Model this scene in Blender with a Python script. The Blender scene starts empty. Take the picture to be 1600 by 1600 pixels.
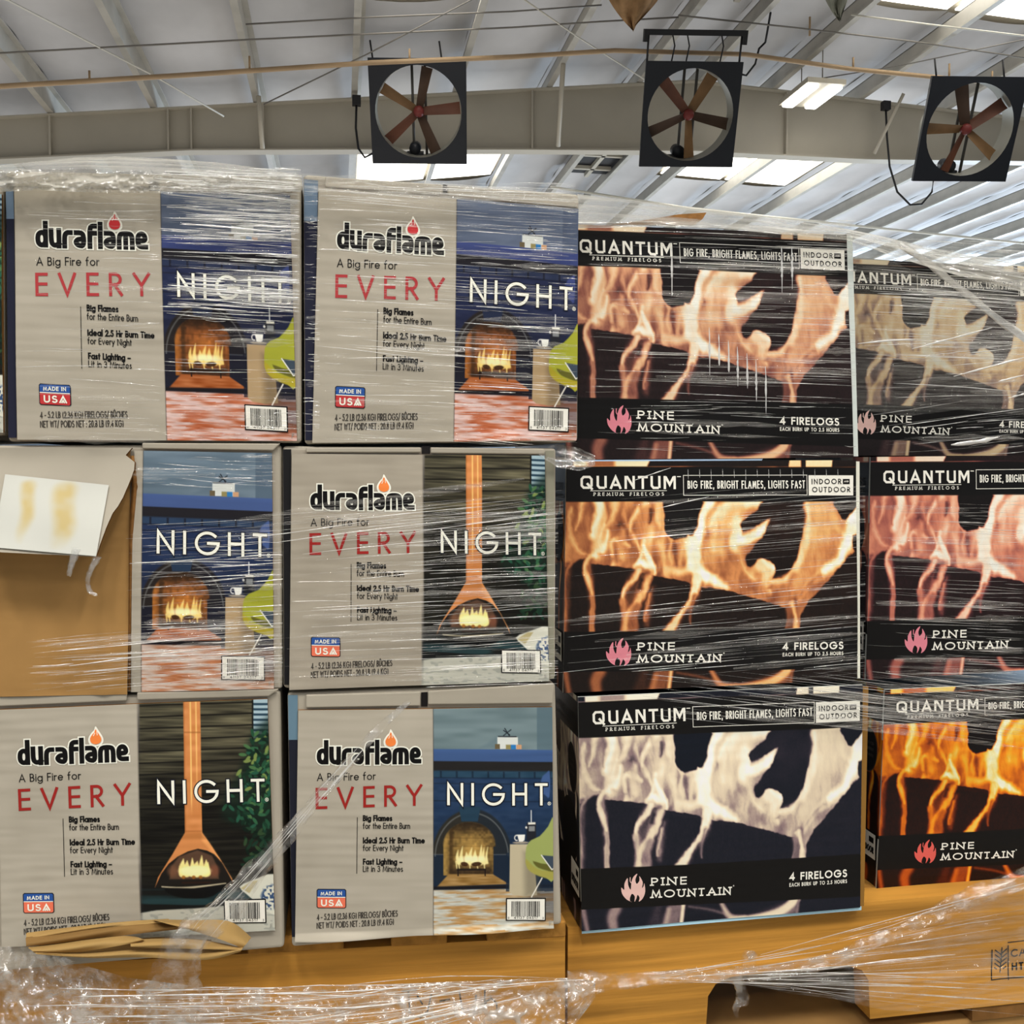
import bpy, bmesh, math, random
import numpy as np
from mathutils import Vector
from mathutils.geometry import tessellate_polygon

C = bpy.context.scene.collection
SC = bpy.context.scene
R = math.radians
random.seed(7)
RNG = np.random.default_rng(7)

# ------------------------------------------------------------------ camera, world, lights, exposure
ZC = 1.45                      # eye height; the pallets stand on another load, their deck at about 0.93 m
YAW, PITCH, FOC = R(10), R(2.8), 1530.0
cam_d = bpy.data.cameras.new('camera'); cam = bpy.data.objects.new('camera', cam_d); C.objects.link(cam)
cam.location = (0, 0, ZC)
cam.rotation_euler = (R(90) - PITCH, 0, -YAW)
cam_d.sensor_width = 36; cam_d.lens = 36 * FOC / 1600
cam_d.clip_start = 0.02; cam_d.clip_end = 200
SC.camera = cam

world = bpy.data.worlds.new('world'); SC.world = world; world.use_nodes = True
bg = world.node_tree.nodes['Background']
bg.inputs[0].default_value = (0.86, 0.93, 1.0, 1); bg.inputs[1].default_value = 0.42
SC.view_settings.view_transform = 'Standard'
SC.view_settings.look = 'None'
SC.view_settings.exposure = 0.0
SC.view_settings.gamma = 1.0
SC.view_settings.use_curve_mapping = False

def area_light(name, loc, size, size_y, power, col, rot=(0, 0, 0)):
    d = bpy.data.lights.new(name, 'AREA'); d.shape = 'RECTANGLE'; d.size = size; d.size_y = size_y
    d.energy = power; d.color = col
    o = bpy.data.objects.new(name, d); C.objects.link(o); o.location = loc; o.rotation_euler = rot
    return o
# rows of high-bay tubes over the aisle behind and beside the camera
for i, (lx, ly) in enumerate([(-2.6, -1.6), (-0.6, -2.0), (1.6, -1.7), (3.6, -2.4), (0.4, -5.0), (-3.4, -5.4)]):
    area_light('aisle_tube_light', (lx, ly, 6.0), 0.30, 1.5, 138, (1.0, 0.955, 0.885), (R(-16), 0, 0))
# daylight of the open dock doors far off on the right and behind
area_light('dock_door_light', (24, 30, 2.6), 9, 4.5, 7200, (0.62, 0.80, 1.0), (R(100), 0, R(75)))
area_light('dock_door_light', (-2, 40, 2.2), 14, 4.0, 1200, (0.78, 0.88, 1.0), (R(-115), 0, 0))
area_light('floor_bounce_light', (-4, 11, 0.4), 14, 14, 430, (1.0, 0.95, 0.88), (R(180), 0, 0))
# bounce of the lit floor of the aisle towards the roof
area_light('floor_bounce_light', (15, 22, 0.4), 22, 22, 1550, (0.94, 0.97, 1.0), (R(180), 0, 0))

# ------------------------------------------------------------------ helpers
_f = Vector((math.sin(YAW) * math.cos(PITCH), math.cos(YAW) * math.cos(PITCH), -math.sin(PITCH)))
_r = Vector((math.cos(YAW), -math.sin(YAW), 0)); _u = _r.cross(_f)
def at(px, py, Y):
    """the point of the plane y = Y that a sight line meets; used to read sizes off the photograph"""
    d = _f + _r * ((px - 800) / FOC) + _u * ((800 - py) / FOC)
    t = Y / d.y
    return Vector((d.x * t, Y, ZC + d.z * t))

def lin(c):
    c = np.asarray(c, float) / 255.0
    return np.where(c <= 0.04045, c / 12.92, ((c + 0.055) / 1.055) ** 2.4)
GAIN = 1 / 0.90
def below_roof(px, py, gap=.07):
    lo, hi = 6.0, 24.0
    for _ in range(40):
        m = (lo + hi) / 2; p = at(px, py, m)
        if p.z > roof_z(p.x) - gap: hi = m
        else: lo = m
    return lo
def ypx(px, Y, z):
    """picture height at which the point of height z shows in the plane y = Y"""
    lo, hi = 0.0, 2400.0
    for _ in range(50):
        m = (lo + hi) / 2
        if at(px, m, Y).z > z: lo = m
        else: hi = m
    return lo
def col4(c, g=GAIN):
    l = np.clip(lin(c) * g, 0, 0.92); return (float(l[0]), float(l[1]), float(l[2]), 1)

def tag(o, label, cat, group=None, kind=None):
    if label: o['label'] = label
    if cat: o['category'] = cat
    if group: o['group'] = group
    if kind: o['kind'] = kind
    return o
def thing(name, label, cat, loc, group=None):
    o = bpy.data.objects.new(name, None); C.objects.link(o); o.location = loc
    o.empty_display_size = 0.05
    return tag(o, label, cat, group)

class MB:
    """collects vertices and faces (numpy) into ONE mesh object"""
    def __init__(s): s.V = []; s.F = []; s.M = []; s.CO = []; s.n = 0; s.S = []
    def add(s, verts, faces, mat=0, cols=None, smooth=False):
        verts = np.asarray(verts, float).reshape(-1, 3)
        s.V.append(verts)
        s.CO.append(np.ones((len(verts), 4)) if cols is None else np.asarray(cols, float).reshape(-1, 4))
        for f in faces:
            s.F.append(tuple(int(i) + s.n for i in f)); s.M.append(mat); s.S.append(smooth)
        s.n += len(verts)
    def grid(s, P, mat=0, cols=None, smooth=True):
        """P: rows x columns x 3"""
        h, w = P.shape[:2]
        i = np.arange(h * w).reshape(h, w)
        q = np.stack([i[:-1, :-1], i[1:, :-1], i[1:, 1:], i[:-1, 1:]], -1).reshape(-1, 4)
        s.add(P.reshape(-1, 3), q.tolist(), mat, None if cols is None else cols.reshape(-1, 4), smooth)
    def hexa(s, c, mat=0):
        """c: 8 corners, front TL TR BR BL then back TL TR BR BL"""
        s.add(c, [(0, 3, 2, 1), (4, 5, 6, 7), (0, 1, 5, 4), (3, 7, 6, 2), (0, 4, 7, 3), (1, 2, 6, 5)], mat)
    def box(s, lo, hi, mat=0):
        (x0, y0, z0), (x1, y1, z1) = lo, hi
        s.hexa([(x0, y0, z1), (x1, y0, z1), (x1, y0, z0), (x0, y0, z0), (x0, y1, z1), (x1, y1, z1), (x1, y1, z0), (x0, y1, z0)], mat)
    def tube(s, pts, r, n=8, mat=0):
        pts = [Vector(p) for p in pts]; rings = []
        rr = r if isinstance(r, (list, tuple)) else [r] * len(pts)
        for k, p in enumerate(pts):
            t = (pts[min(k + 1, len(pts) - 1)] - pts[max(k - 1, 0)]).normalized()
            a = t.cross(Vector((0.13, 0.31, 1))).normalized() if abs(t.z) < .97 else t.cross(Vector((1, 0, 0))).normalized()
            b = t.cross(a)
            rings.append([p + (a * math.cos(2 * math.pi * j / n) + b * math.sin(2 * math.pi * j / n)) * rr[k] for j in range(n)])
        v = [q for ring in rings for q in ring]; f = []
        for k in range(len(pts) - 1):
            for j in range(n):
                f.append((k * n + j, k * n + (j + 1) % n, (k + 1) * n + (j + 1) % n, (k + 1) * n + j))
        f.append(tuple(range(n - 1, -1, -1))); f.append(tuple((len(pts) - 1) * n + j for j in range(n)))
        s.add([tuple(q) for q in v], f, mat, None, True)
    def prism(s, poly, d, mat=0, side=None):
        """poly: 3-D outline, extruded by the vector d"""
        p = [Vector(q) for q in poly]; n = len(p); d = Vector(d)
        tri = tessellate_polygon([p])
        v = [tuple(q) for q in p] + [tuple(q + d) for q in p]
        f = [tuple(t) for t in tri] + [tuple(i + n for i in reversed(t)) for t in tri]
        s.add(v, f, mat)
        s.add(v, [(i, (i + 1) % n, (i + 1) % n + n, i + n) for i in range(n)], mat if side is None else side)
    def build(s, name, mats, parent=None, origin=None):
        me = bpy.data.meshes.new(name)
        V = np.concatenate(s.V)
        o0 = np.array(origin if origin is not None else (parent['_o'] if parent is not None and '_o' in parent else (0, 0, 0)), float)
        V = V - o0
        lens = np.array([len(f) for f in s.F], np.int32)
        me.vertices.add(len(V)); me.vertices.foreach_set('co', V.astype(np.float32).ravel())
        loops = np.concatenate([np.array(f, np.int32) for f in s.F]) if len(s.F) < 3000 else np.fromiter((i for f in s.F for i in f), np.int32)
        me.loops.add(len(loops)); me.loops.foreach_set('vertex_index', loops)
        me.polygons.add(len(lens))
        me.polygons.foreach_set('loop_start', np.concatenate([[0], np.cumsum(lens)[:-1]]).astype(np.int32))
        me.polygons.foreach_set('loop_total', lens)
        me.polygons.foreach_set('material_index', np.array(s.M, np.int32))
        me.polygons.foreach_set('use_smooth', np.array(s.S, bool))
        a = me.color_attributes.new('print_colour', 'FLOAT_COLOR', 'POINT')
        a.data.foreach_set('color', np.concatenate(s.CO).astype(np.float32).ravel())
        me.update(calc_edges=True); me.validate()
        for m in (mats if isinstance(mats, (list, tuple)) else [mats]): me.materials.append(m)
        o = bpy.data.objects.new(name, me); C.objects.link(o)
        if parent is not None: o.parent = parent
        elif origin is not None: o.location = origin
        return o

def bevel(o, w, seg=2):
    m = o.modifiers.new('edge', 'BEVEL'); m.width = w; m.segments = seg; m.limit_method = 'ANGLE'; m.angle_limit = R(40)
    return o
def root(name, label, cat, loc, group=None):
    o = thing(name, label, cat, loc, group); o['_o'] = [float(c) for c in loc]; return o

# ------------------------------------------------------------------ materials
def newmat(name):
    m = bpy.data.materials.new(name); m.use_nodes = True
    nt = m.node_tree; b = nt.nodes['Principled BSDF']
    return m, nt, b
def flat(name, c, rough=.6, spec=.3, metal=0.0, noise=0.0, nscale=20.0, bump=0.0, stretch=None, g=GAIN):
    m, nt, b = newmat(name)
    b.inputs['Roughness'].default_value = rough; b.inputs['Specular IOR Level'].default_value = spec
    b.inputs['Metallic'].default_value = metal
    b.inputs['Base Color'].default_value = col4(c, g)
    if noise or bump:
        tc = nt.nodes.new('ShaderNodeTexCoord'); mp = nt.nodes.new('ShaderNodeMapping')
        if stretch: mp.inputs['Scale'].default_value = stretch
        nz = nt.nodes.new('ShaderNodeTexNoise'); nz.inputs['Scale'].default_value = nscale; nz.inputs['Detail'].default_value = 5
        nt.links.new(tc.outputs['Object'], mp.inputs[0]); nt.links.new(mp.outputs[0], nz.inputs['Vector'])
        if noise:
            rp = nt.nodes.new('ShaderNodeValToRGB')
            c0 = np.array(col4(c, g))
            lo, hi = c0 * (1 - noise), np.clip(c0 * (1 + noise), 0, .95); lo[3] = hi[3] = 1
            rp.color_ramp.elements[0].position = .3; rp.color_ramp.elements[1].position = .72
            rp.color_ramp.elements[0].color = lo; rp.color_ramp.elements[1].color = hi
            nt.links.new(nz.outputs['Fac'], rp.inputs[0]); nt.links.new(rp.outputs[0], b.inputs['Base Color'])
        if bump:
            bp = nt.nodes.new('ShaderNodeBump'); bp.inputs['Strength'].default_value = bump; bp.inputs['Distance'].default_value = .01
            nt.links.new(nz.outputs['Fac'], bp.inputs['Height']); nt.links.new(bp.outputs[0], b.inputs['Normal'])
    return m
def printed(name, rough, spec, bump=.03):
    m, nt, b = newmat(name)
    a = nt.nodes.new('ShaderNodeAttribute'); a.attribute_name = 'print_colour'
    nt.links.new(a.outputs['Color'], b.inputs['Base Color'])
    b.inputs['Roughness'].default_value = rough; b.inputs['Specular IOR Level'].default_value = spec
    tc = nt.nodes.new('ShaderNodeTexCoord'); nz = nt.nodes.new('ShaderNodeTexNoise'); nz.inputs['Scale'].default_value = 90
    bp = nt.nodes.new('ShaderNodeBump'); bp.inputs['Strength'].default_value = bump; bp.inputs['Distance'].default_value = .002
    nt.links.new(tc.outputs['Object'], nz.inputs['Vector']); nt.links.new(nz.outputs['Fac'], bp.inputs['Height']); nt.links.new(bp.outputs[0], b.inputs['Normal'])
    return m
def emit(name, c, s):
    m, nt, b = newmat(name)
    b.inputs['Base Color'].default_value = (.8, .8, .8, 1)
    b.inputs['Emission Color'].default_value = (*c, 1); b.inputs['Emission Strength'].default_value = s
    return m
def film(name, fac_lo, fac_hi, scale, stretch, white=.55, rough=.12, bump=.6, tint=(.93, .92, .88), lo=.42, hi=.7):
    """stretch film: clear plastic, milky where it is creased, glossy all over"""
    m, nt, b = newmat(name); nt.nodes.remove(b)
    out = nt.nodes['Material Output']
    tc = nt.nodes.new('ShaderNodeTexCoord'); mp = nt.nodes.new('ShaderNodeMapping'); mp.inputs['Scale'].default_value = stretch
    nz = nt.nodes.new('ShaderNodeTexNoise'); nz.inputs['Scale'].default_value = scale; nz.inputs['Detail'].default_value = 6; nz.inputs['Roughness'].default_value = .65
    nt.links.new(tc.outputs['Object'], mp.inputs[0]); nt.links.new(mp.outputs[0], nz.inputs['Vector'])
    mr = nt.nodes.new('ShaderNodeMapRange'); mr.inputs['From Min'].default_value = lo; mr.inputs['From Max'].default_value = hi
    mr.inputs['To Min'].default_value = fac_lo; mr.inputs['To Max'].default_value = fac_hi
    nt.links.new(nz.outputs['Fac'], mr.inputs['Value'])
    bp = nt.nodes.new('ShaderNodeBump'); bp.inputs['Strength'].default_value = bump; bp.inputs['Distance'].default_value = .004
    nt.links.new(nz.outputs['Fac'], bp.inputs['Height'])
    tr = nt.nodes.new('ShaderNodeBsdfTransparent')
    gl = nt.nodes.new('ShaderNodeBsdfGlossy'); gl.inputs['Roughness'].default_value = rough; gl.inputs['Color'].default_value = (.95, .95, .95, 1)
    df = nt.nodes.new('ShaderNodeBsdfDiffuse'); df.inputs['Color'].default_value = (*tint, 1)
    tl = nt.nodes.new('ShaderNodeBsdfTranslucent'); tl.inputs['Color'].default_value = (*tint, 1)
    nt.links.new(bp.outputs[0], gl.inputs['Normal'])
    m0 = nt.nodes.new('ShaderNodeMixShader'); m0.inputs[0].default_value = .35
    nt.links.new(df.outputs[0], m0.inputs[1]); nt.links.new(tl.outputs[0], m0.inputs[2])
    m1 = nt.nodes.new('ShaderNodeMixShader'); m1.inputs[0].default_value = 1 - white
    nt.links.new(m0.outputs[0], m1.inputs[1]); nt.links.new(gl.outputs[0], m1.inputs[2])
    m2 = nt.nodes.new('ShaderNodeMixShader')
    nt.links.new(mr.outputs[0], m2.inputs[0]); nt.links.new(tr.outputs[0], m2.inputs[1]); nt.links.new(m1.outputs[0], m2.inputs[2])
    nt.links.new(m2.outputs[0], out.inputs['Surface'])
    return m

M = dict(
    grey=flat('carton_grey', (163, 156, 142), .62, .25, noise=.06, nscale=9, bump=.04),
    kraft=flat('kraft_board', (158, 121, 72), .75, .15, noise=.12, nscale=14, bump=.05),
    kraft_dark=flat('kraft_edge', (118, 82, 44), .8, .1, noise=.25, nscale=120),
    white_edge=flat('white_board_edge', (196, 200, 196), .7, .2, noise=.08),
    black_card=flat('black_card', (16, 15, 15), .45, .16),
    ink=flat('black_ink', (12, 11, 12), .5, .15), ink_grey=flat('worn_black_ink', (58, 54, 50), .6, .2),
    red=flat('red_ink', (150, 30, 26), .5, .3), red_pink=flat('faded_red_ink', (168, 52, 56), .5, .3),
    cream=flat('cream_ink', (240, 236, 222), .5, .3), grey_ink=flat('grey_ink', (150, 148, 142), .5, .3),
    navy=flat('navy_ink', (20, 22, 34), .5, .15), blue=flat('flag_blue_ink', (34, 78, 150), .5, .3),
    badge_red=flat('flag_red_ink', (186, 50, 52), .5, .3), coral=flat('faded_flag_red_ink', (226, 112, 84), .5, .3),
    drop_red=flat('drop_red_ink', (196, 44, 48), .5, .3), drop_orange=flat('drop_orange_ink', (236, 128, 60), .5, .3),
    flame_pink=flat('flame_mark_pink', (214, 128, 142), .5, .3), flame_pale=flat('flame_mark_pale', (222, 184, 176), .5, .3),
    flame_coral=flat('flame_mark_coral', (214, 92, 84), .5, .3), label_white=flat('label_white', (232, 230, 220), .5, .3),
    gloss_print=printed('gloss_print', .42, .16), matt_print=printed('matt_print', .6, .14),
    paper=printed('label_paper', .6, .25),
)
# ------------------------------------------------------------------ lettering drawn with strokes
def arc(cx, cy, rx, ry, a0, a1, n=None):
    n = n or max(4, int(abs(a1 - a0) / 15))
    return [(cx + rx * math.cos(R(a0 + (a1 - a0) * k / n)), cy + ry * math.sin(R(a0 + (a1 - a0) * k / n))) for k in range(n + 1)]
X = .64   # height of small letters
S_ = arc(.26, .755, .22, .245, 40, 270, 12) + arc(.26, .25, .26, .26, 90, -140, 12)[1:]
G = {
 'A': (.76, [[(0, 0), (.38, 1), (.76, 0)], [(.13, .33), (.63, .33)]]),
 'B': (.50, [[(0, 0), (0, 1)] + arc(.24, .76, .20, .24, 90, -90) + [(0, .52)], [(0, .52)] + arc(.25, .26, .25, .26, 90, -90) + [(0, 0)]]),
 'C': (.74, [arc(.5, .5, .5, .5, 50, 310, 20)]),
 'D': (.66, [[(0, 0), (0, 1)] + arc(.18, .5, .48, .5, 90, -90, 14) + [(0, 0)]]),
 'E': (.45, [[(.45, 1), (0, 1), (0, 0), (.45, 0)], [(0, .52), (.43, .52)]]),
 'F': (.42, [[(.42, 1), (0, 1), (0, 0)], [(0, .52), (.40, .52)]]),
 'G': (.98, [arc(.5, .5, .5, .5, 45, 360, 24) + [(.55, .5)]]),
 'H': (.62, [[(0, 0), (0, 1)], [(.62, 0), (.62, 1)], [(0, .52), (.62, .52)]]),
 'I': (.0, [[(0, 0), (0, 1)]]),
 'K': (.56, [[(0, 0), (0, 1)], [(.52, 1), (0, .46)], [(.14, .58), (.56, 0)]]),
 'L': (.40, [[(0, 1), (0, 0), (.40, 0)]]),
 'M': (.86, [[(0, 0), (.12, 1), (.43, .12), (.74, 1), (.86, 0)]]),
 'N': (.66, [[(0, 0), (0, 1), (.66, 0), (.66, 1)]]),
 'O': (1.0, [arc(.5, .5, .5, .5, 90, 450, 26)]),
 'P': (.48, [[(0, 0), (0, 1)] + arc(.22, .73, .26, .27, 90, -90) + [(0, .46)]]),
 'Q': (1.0, [arc(.5, .5, .5, .5, 90, 450, 26), [(.62, .3), (.95, -.02)]]),
 'R': (.52, [[(0, 0), (0, 1)] + arc(.22, .74, .26, .26, 90, -90) + [(0, .48)], [(.2, .48), (.52, 0)]]),
 'S': (.52, [S_]),
 'T': (.52, [[(0, 1), (.52, 1)], [(.26, 1), (.26, 0)]]),
 'U': (.58, [[(0, 1), (0, .3)] + arc(.29, .3, .29, .3, 180, 360, 12) + [(.58, 1)]]),
 'V': (.72, [[(0, 1), (.36, 0), (.72, 1)]]),
 'W': (1.04, [[(0, 1), (.26, 0), (.52, .95), (.78, 0), (1.04, 1)]]),
 'Y': (.70, [[(0, 1), (.35, .45), (.70, 1)], [(.35, .45), (.35, 0)]]),
 'a': (.62, [arc(.31, X / 2, .31, X / 2, 90, 450, 18), [(.62, X), (.62, 0)]]),
 'd': (.62, [arc(.31, X / 2, .31, X / 2, 90, 450, 18), [(.62, 1.05), (.62, 0)]]),
 'e': (.60, [[(.02, X * .5), (.58, X * .5)] + arc(.30, X / 2, .30, X / 2, 5, 315, 18)]),
 'f': (.30, [[(.10, 0), (.10, .85)] + arc(.27, .85, .17, .2, 180, 90, 4), [(-.02, X), (.28, X)]]),
 'g': (.60, [arc(.30, X / 2, .30, X / 2, 90, 450, 18), [(.60, X), (.60, -.06)] + arc(.31, -.06, .29, .26, 0, -150, 8)]),
 'h': (.46, [[(0, 0), (0, 1.05)], [(0, .38)] + arc(.23, .40, .23, .24, 180, 0, 8) + [(.46, 0)]]),
 'i': (.0, [[(0, 0), (0, X)], [(0, .86), (0, .90)]]),
 'l': (.0, [[(0, 0), (0, 1.05)]]),
 'm': (.80, [[(0, 0), (0, X)], [(0, .42)] + arc(.2, .44, .2, .2, 180, 0, 8) + [(.4, 0)], [(.4, .42)] + arc(.6, .44, .2, .2, 180, 0, 8) + [(.8, 0)]]),
 'n': (.46, [[(0, 0), (0, X)], [(0, .38)] + arc(.23, .40, .23, .24, 180, 0, 8) + [(.46, 0)]]),
 'o': (.62, [arc(.31, X / 2, .31, X / 2, 90, 450, 18)]),
 'r': (.26, [[(0, 0), (0, X)], [(0, .40)] + arc(.22, .42, .22, .2, 180, 75, 5)]),
 's': (.34, [arc(.17, .48, .14, .16, 40, 270, 8) + arc(.17, .16, .17, .16, 90, -140, 8)[1:]]),
 't': (.28, [[(.12, 0), (.12, .92)], [(0, X), (.28, X)]]),
 'u': (.46, [[(0, X), (0, .24)] + arc(.23, .24, .23, .24, 180, 360, 8) + [(.46, X)], [(.46, .3), (.46, 0)]]),
 'v': (.52, [[(0, X), (.26, 0), (.52, X)]]),
 'y': (.52, [[(0, X), (.27, .02)], [(.52, X), (.12, -.32)]]),
 '0': (.54, [arc(.27, .5, .27, .5, 90, 450, 20)]),
 '1': (.20, [[(0, .82), (.2, 1), (.2, 0)]]),
 '2': (.50, [arc(.25, .72, .25, .28, 170, -35, 10) + [(0, 0), (.52, 0)]]),
 '3': (.50, [arc(.22, .76, .22, .24, 150, -90, 10) + arc(.22, .26, .27, .26, 90, -150, 10)[1:]]),
 '4': (.60, [[(.46, 0), (.46, 1), (0, .26), (.62, .26)]]),
 '5': (.50, [[(.46, 1), (.14, 1), (.08, .56)] + arc(.22, .31, .28, .31, 115, -150, 12)]),
 '6': (.52, [[(.40, 1), (.06, .46)], arc(.26, .28, .26, .28, 90, 450, 18)]),
 '7': (.50, [[(0, 1), (.5, 1), (.16, 0)]]),
 '8': (.50, [arc(.25, .75, .2, .25, 90, 450, 16), arc(.25, .25, .25, .25, 90, 450, 16)]),
 '9': (.52, [[(.12, 0), (.46, .54)], arc(.26, .72, .26, .28, 90, 450, 18)]),
 '.': (.0, [[(0, 0), (0, .03)]]), ',': (.05, [[(.05, .04), (0, -.16)]]), ':': (.0, [[(0, 0), (0, .03)], [(0, .5), (0, .53)]]),
 '-': (.26, [[(0, .4), (.26, .4)]]), '_': (.5, [[(0, .36), (.5, .36)]]),
 '(': (.16, [arc(.3, .45, .3, .62, 130, 230, 8)]), ')': (.16, [arc(-.14, .45, .3, .62, 50, -50, 8)]),
 '/': (.34, [[(0, -.08), (.34, 1.06)]]), "'": (0, [[(0, .9), (0, 1)]]),
}
G['^'] = (.58, [p for p in G['U'][1]] + [[(.12, 1.13), (.29, 1.3), (.46, 1.13)]])     # U with a circumflex
G['~'] = (.76, [[(0, 0), (.38, 1), (.76, 0)], [(.24, 0), (.38, .3), (.5, 0)]])            # the flag badge's open A
# stencil capitals of the wide headline
ST = {
 'Q': (1.05, [[(.34, 1), (.2, 1), (0, .8), (0, .2), (.2, 0), (.66, 0)], [(.46, 1), (.78, 1), (.98, .8), (.98, .2), (.9, .1)], [(.6, .34), (1.0, -.1)]]),
 'U': (.78, [[(0, 1), (0, .2), (.18, 0), (.6, 0)], [(.78, 1), (.78, .1)]]),
 'A': (.92, [[(.0, 0), (.46, 1), (.92, 0)], [(.38, .26), (.62, .26)]]),
 'N': (.8, [[(0, 0), (0, 1), (.16, 1), (.72, .16)], [(.8, 1), (.8, 0)]]),
 'T': (.72, [[(0, 1), (.30, 1)], [(.44, 1), (.76, 1)], [(.37, .86), (.37, 0)]]),
 'M': (1.0, [[(0, 0), (0, 1)], [(.14, .94), (.5, .3), (.86, .94)], [(1.0, 1), (1.0, 0)]]),
}
# fat rounded letters of the carton logo (unit = height of a small letter)
def rr(x0, y0, x1, y1, c=.16):
    return [(x0 + c, y0), (x1 - c, y0), (x1, y0 + c), (x1, y1 - c), (x1 - c, y1), (x0 + c, y1), (x0, y1 - c), (x0, y0 + c), (x0 + c, y0)]
FAT = [
 (.60, [rr(0, 0, .5, .74), [(.5, 1.28), (.5, 0)]]),
 (.58, [[(0, .86), (0, .16), (.16, 0), (.34, 0), (.5, .1)], [(.5, .86), (.5, -.04)]]),
 (.44, [[(0, -.04), (0, .6), (.16, .76), (.38, .76)]]),
 (.56, [[(.02, .76), (.34, .76), (.5, .6), (.5, -.02), (.16, 0), (.0, .14), (.0, .26), (.16, .38), (.44, .38)]]),
 (.42, [[(.04, -.04), (.04, 1.02), (.18, 1.16), (.36, 1.16)], [(.04, .74), (.36, .74)]]),
 (.14, [[(0, -.04), (0, 1.28)]]),
 (.56, [[(.02, .76), (.34, .76), (.5, .6), (.5, -.02), (.16, 0), (.0, .14), (.0, .26), (.16, .38), (.44, .38)]]),
 (.88, [[(0, -.04), (0, .60), (.16, .76), (.70, .76), (.86, .60), (.86, -.04)], [(.43, .7), (.43, -.04)]]),
 (.50, [[(.08, .36), (.48, .36), (.48, .6), (.34, .76), (.14, .76), (0, .6), (0, .16), (.14, 0), (.52, 0)]]),
]

def chaikin(pl, k=2):
    closed = math.hypot(pl[0][0] - pl[-1][0], pl[0][1] - pl[-1][1]) < 1e-6 and len(pl) > 3
    for _ in range(k):
        out = [] if closed else [pl[0]]
        for i, (a, b) in enumerate(zip(pl, pl[1:])):
            if closed or i > 0: out.append((a[0] * .75 + b[0] * .25, a[1] * .75 + b[1] * .25))
            if closed or i < len(pl) - 2: out.append((a[0] * .25 + b[0] * .75, a[1] * .25 + b[1] * .75))
        out.append(out[0] if closed else pl[-1]); pl = out
    return pl
FAT = [(w, [chaikin(p) for p in st]) for w, st in FAT]

class Quad:
    """a quadrilateral in a flat reference frame: turns its coordinates into (u, v) of a carton face"""
    def __init__(s, tl, tr, br, bl): s.q = np.array([tl, tr, br, bl], float)
    def xy(s, u, v):
        a, b, c, d = s.q
        u = np.asarray(u)[..., None]; v = np.asarray(v)[..., None]
        return (a * (1 - u) + b * u) * (1 - v) + (d * (1 - u) + c * u) * v
    def uv(s, x, y):
        x = np.asarray(x, float); y = np.asarray(y, float)
        a, b, c, d = s.q; u = np.full_like(x, .5); v = np.full_like(y, .5)
        for _ in range(12):
            l = a[0] * (1 - v) + d[0] * v; r = b[0] * (1 - v) + c[0] * v; u = (x - l) / (r - l)
            t = a[1] * (1 - u) + b[1] * u; w = d[1] * (1 - u) + c[1] * u; v = (y - t) / (w - t)
        return u, v

def ribbon(pl, w):
    """outline quads of a stroked polyline, 2-D"""
    p = np.array(pl, float)
    keep = [0] + [i for i in range(1, len(p)) if np.hypot(*(p[i] - p[i - 1])) > 1e-6]; p = p[keep]
    if len(p) < 2: return [], []
    closed = np.hypot(*(p[0] - p[-1])) < 1e-5 and len(p) > 3
    d = np.diff(p, axis=0); d /= np.hypot(d[:, 0], d[:, 1])[:, None]
    nrm = np.stack([-d[:, 1], d[:, 0]], 1); k = len(p)
    off = np.zeros((k, 2))
    for i in range(k):
        a = nrm[i - 1] if i > 0 else (nrm[-1] if closed else nrm[0])
        b = nrm[i] if i < k - 1 else (nrm[0] if closed else nrm[-1])
        m = a + b; l = m.dot(m)
        off[i] = a if l < .25 else m * min(2 / l, 2.4 / math.sqrt(l))
    q = p.copy()
    if not closed: q[0] = q[0] - d[0] * w / 2; q[-1] = q[-1] + d[-1] * w / 2
    v = np.concatenate([q + off * w / 2, q - off * w / 2])
    return v, [(i, i + k, i + 1 + k, i + 1) for i in range(k - 1)]

def glyph_run(s, table, track, cap, weight, width, serif=0.0, space=.34):
    """strokes of a line of text scaled to WIDTH; x to the right, y up, in reference units"""
    total = 0; place = []; track = track + .85 * weight / cap
    for ch in s:
        if ch == ' ': total += space + track * .5; continue
        gw, st = table[ch]; place.append((total, st)); total += gw + track
    total -= track
    wr = weight / cap
    hs = (width - weight) / (total * cap)
    out = []
    for x0, st in place:
        for pl in st:
            q = [((x0 + x) * cap * hs + weight / 2, (wr / 2 + y * (1 - wr)) * cap) for x, y in pl]
            out.append(q)
            if serif:
                for a, b, raw in ((q[0], q[1], pl[0]), (q[-1], q[-2], pl[-1])):
                    if abs(a[1] - b[1]) > .5 * abs(a[0] - b[0]) and (raw[1] < .02 or raw[1] > .98):
                        out.append([(a[0] - serif * cap, a[1]), (a[0] + serif * cap, a[1])])
    return out

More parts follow.
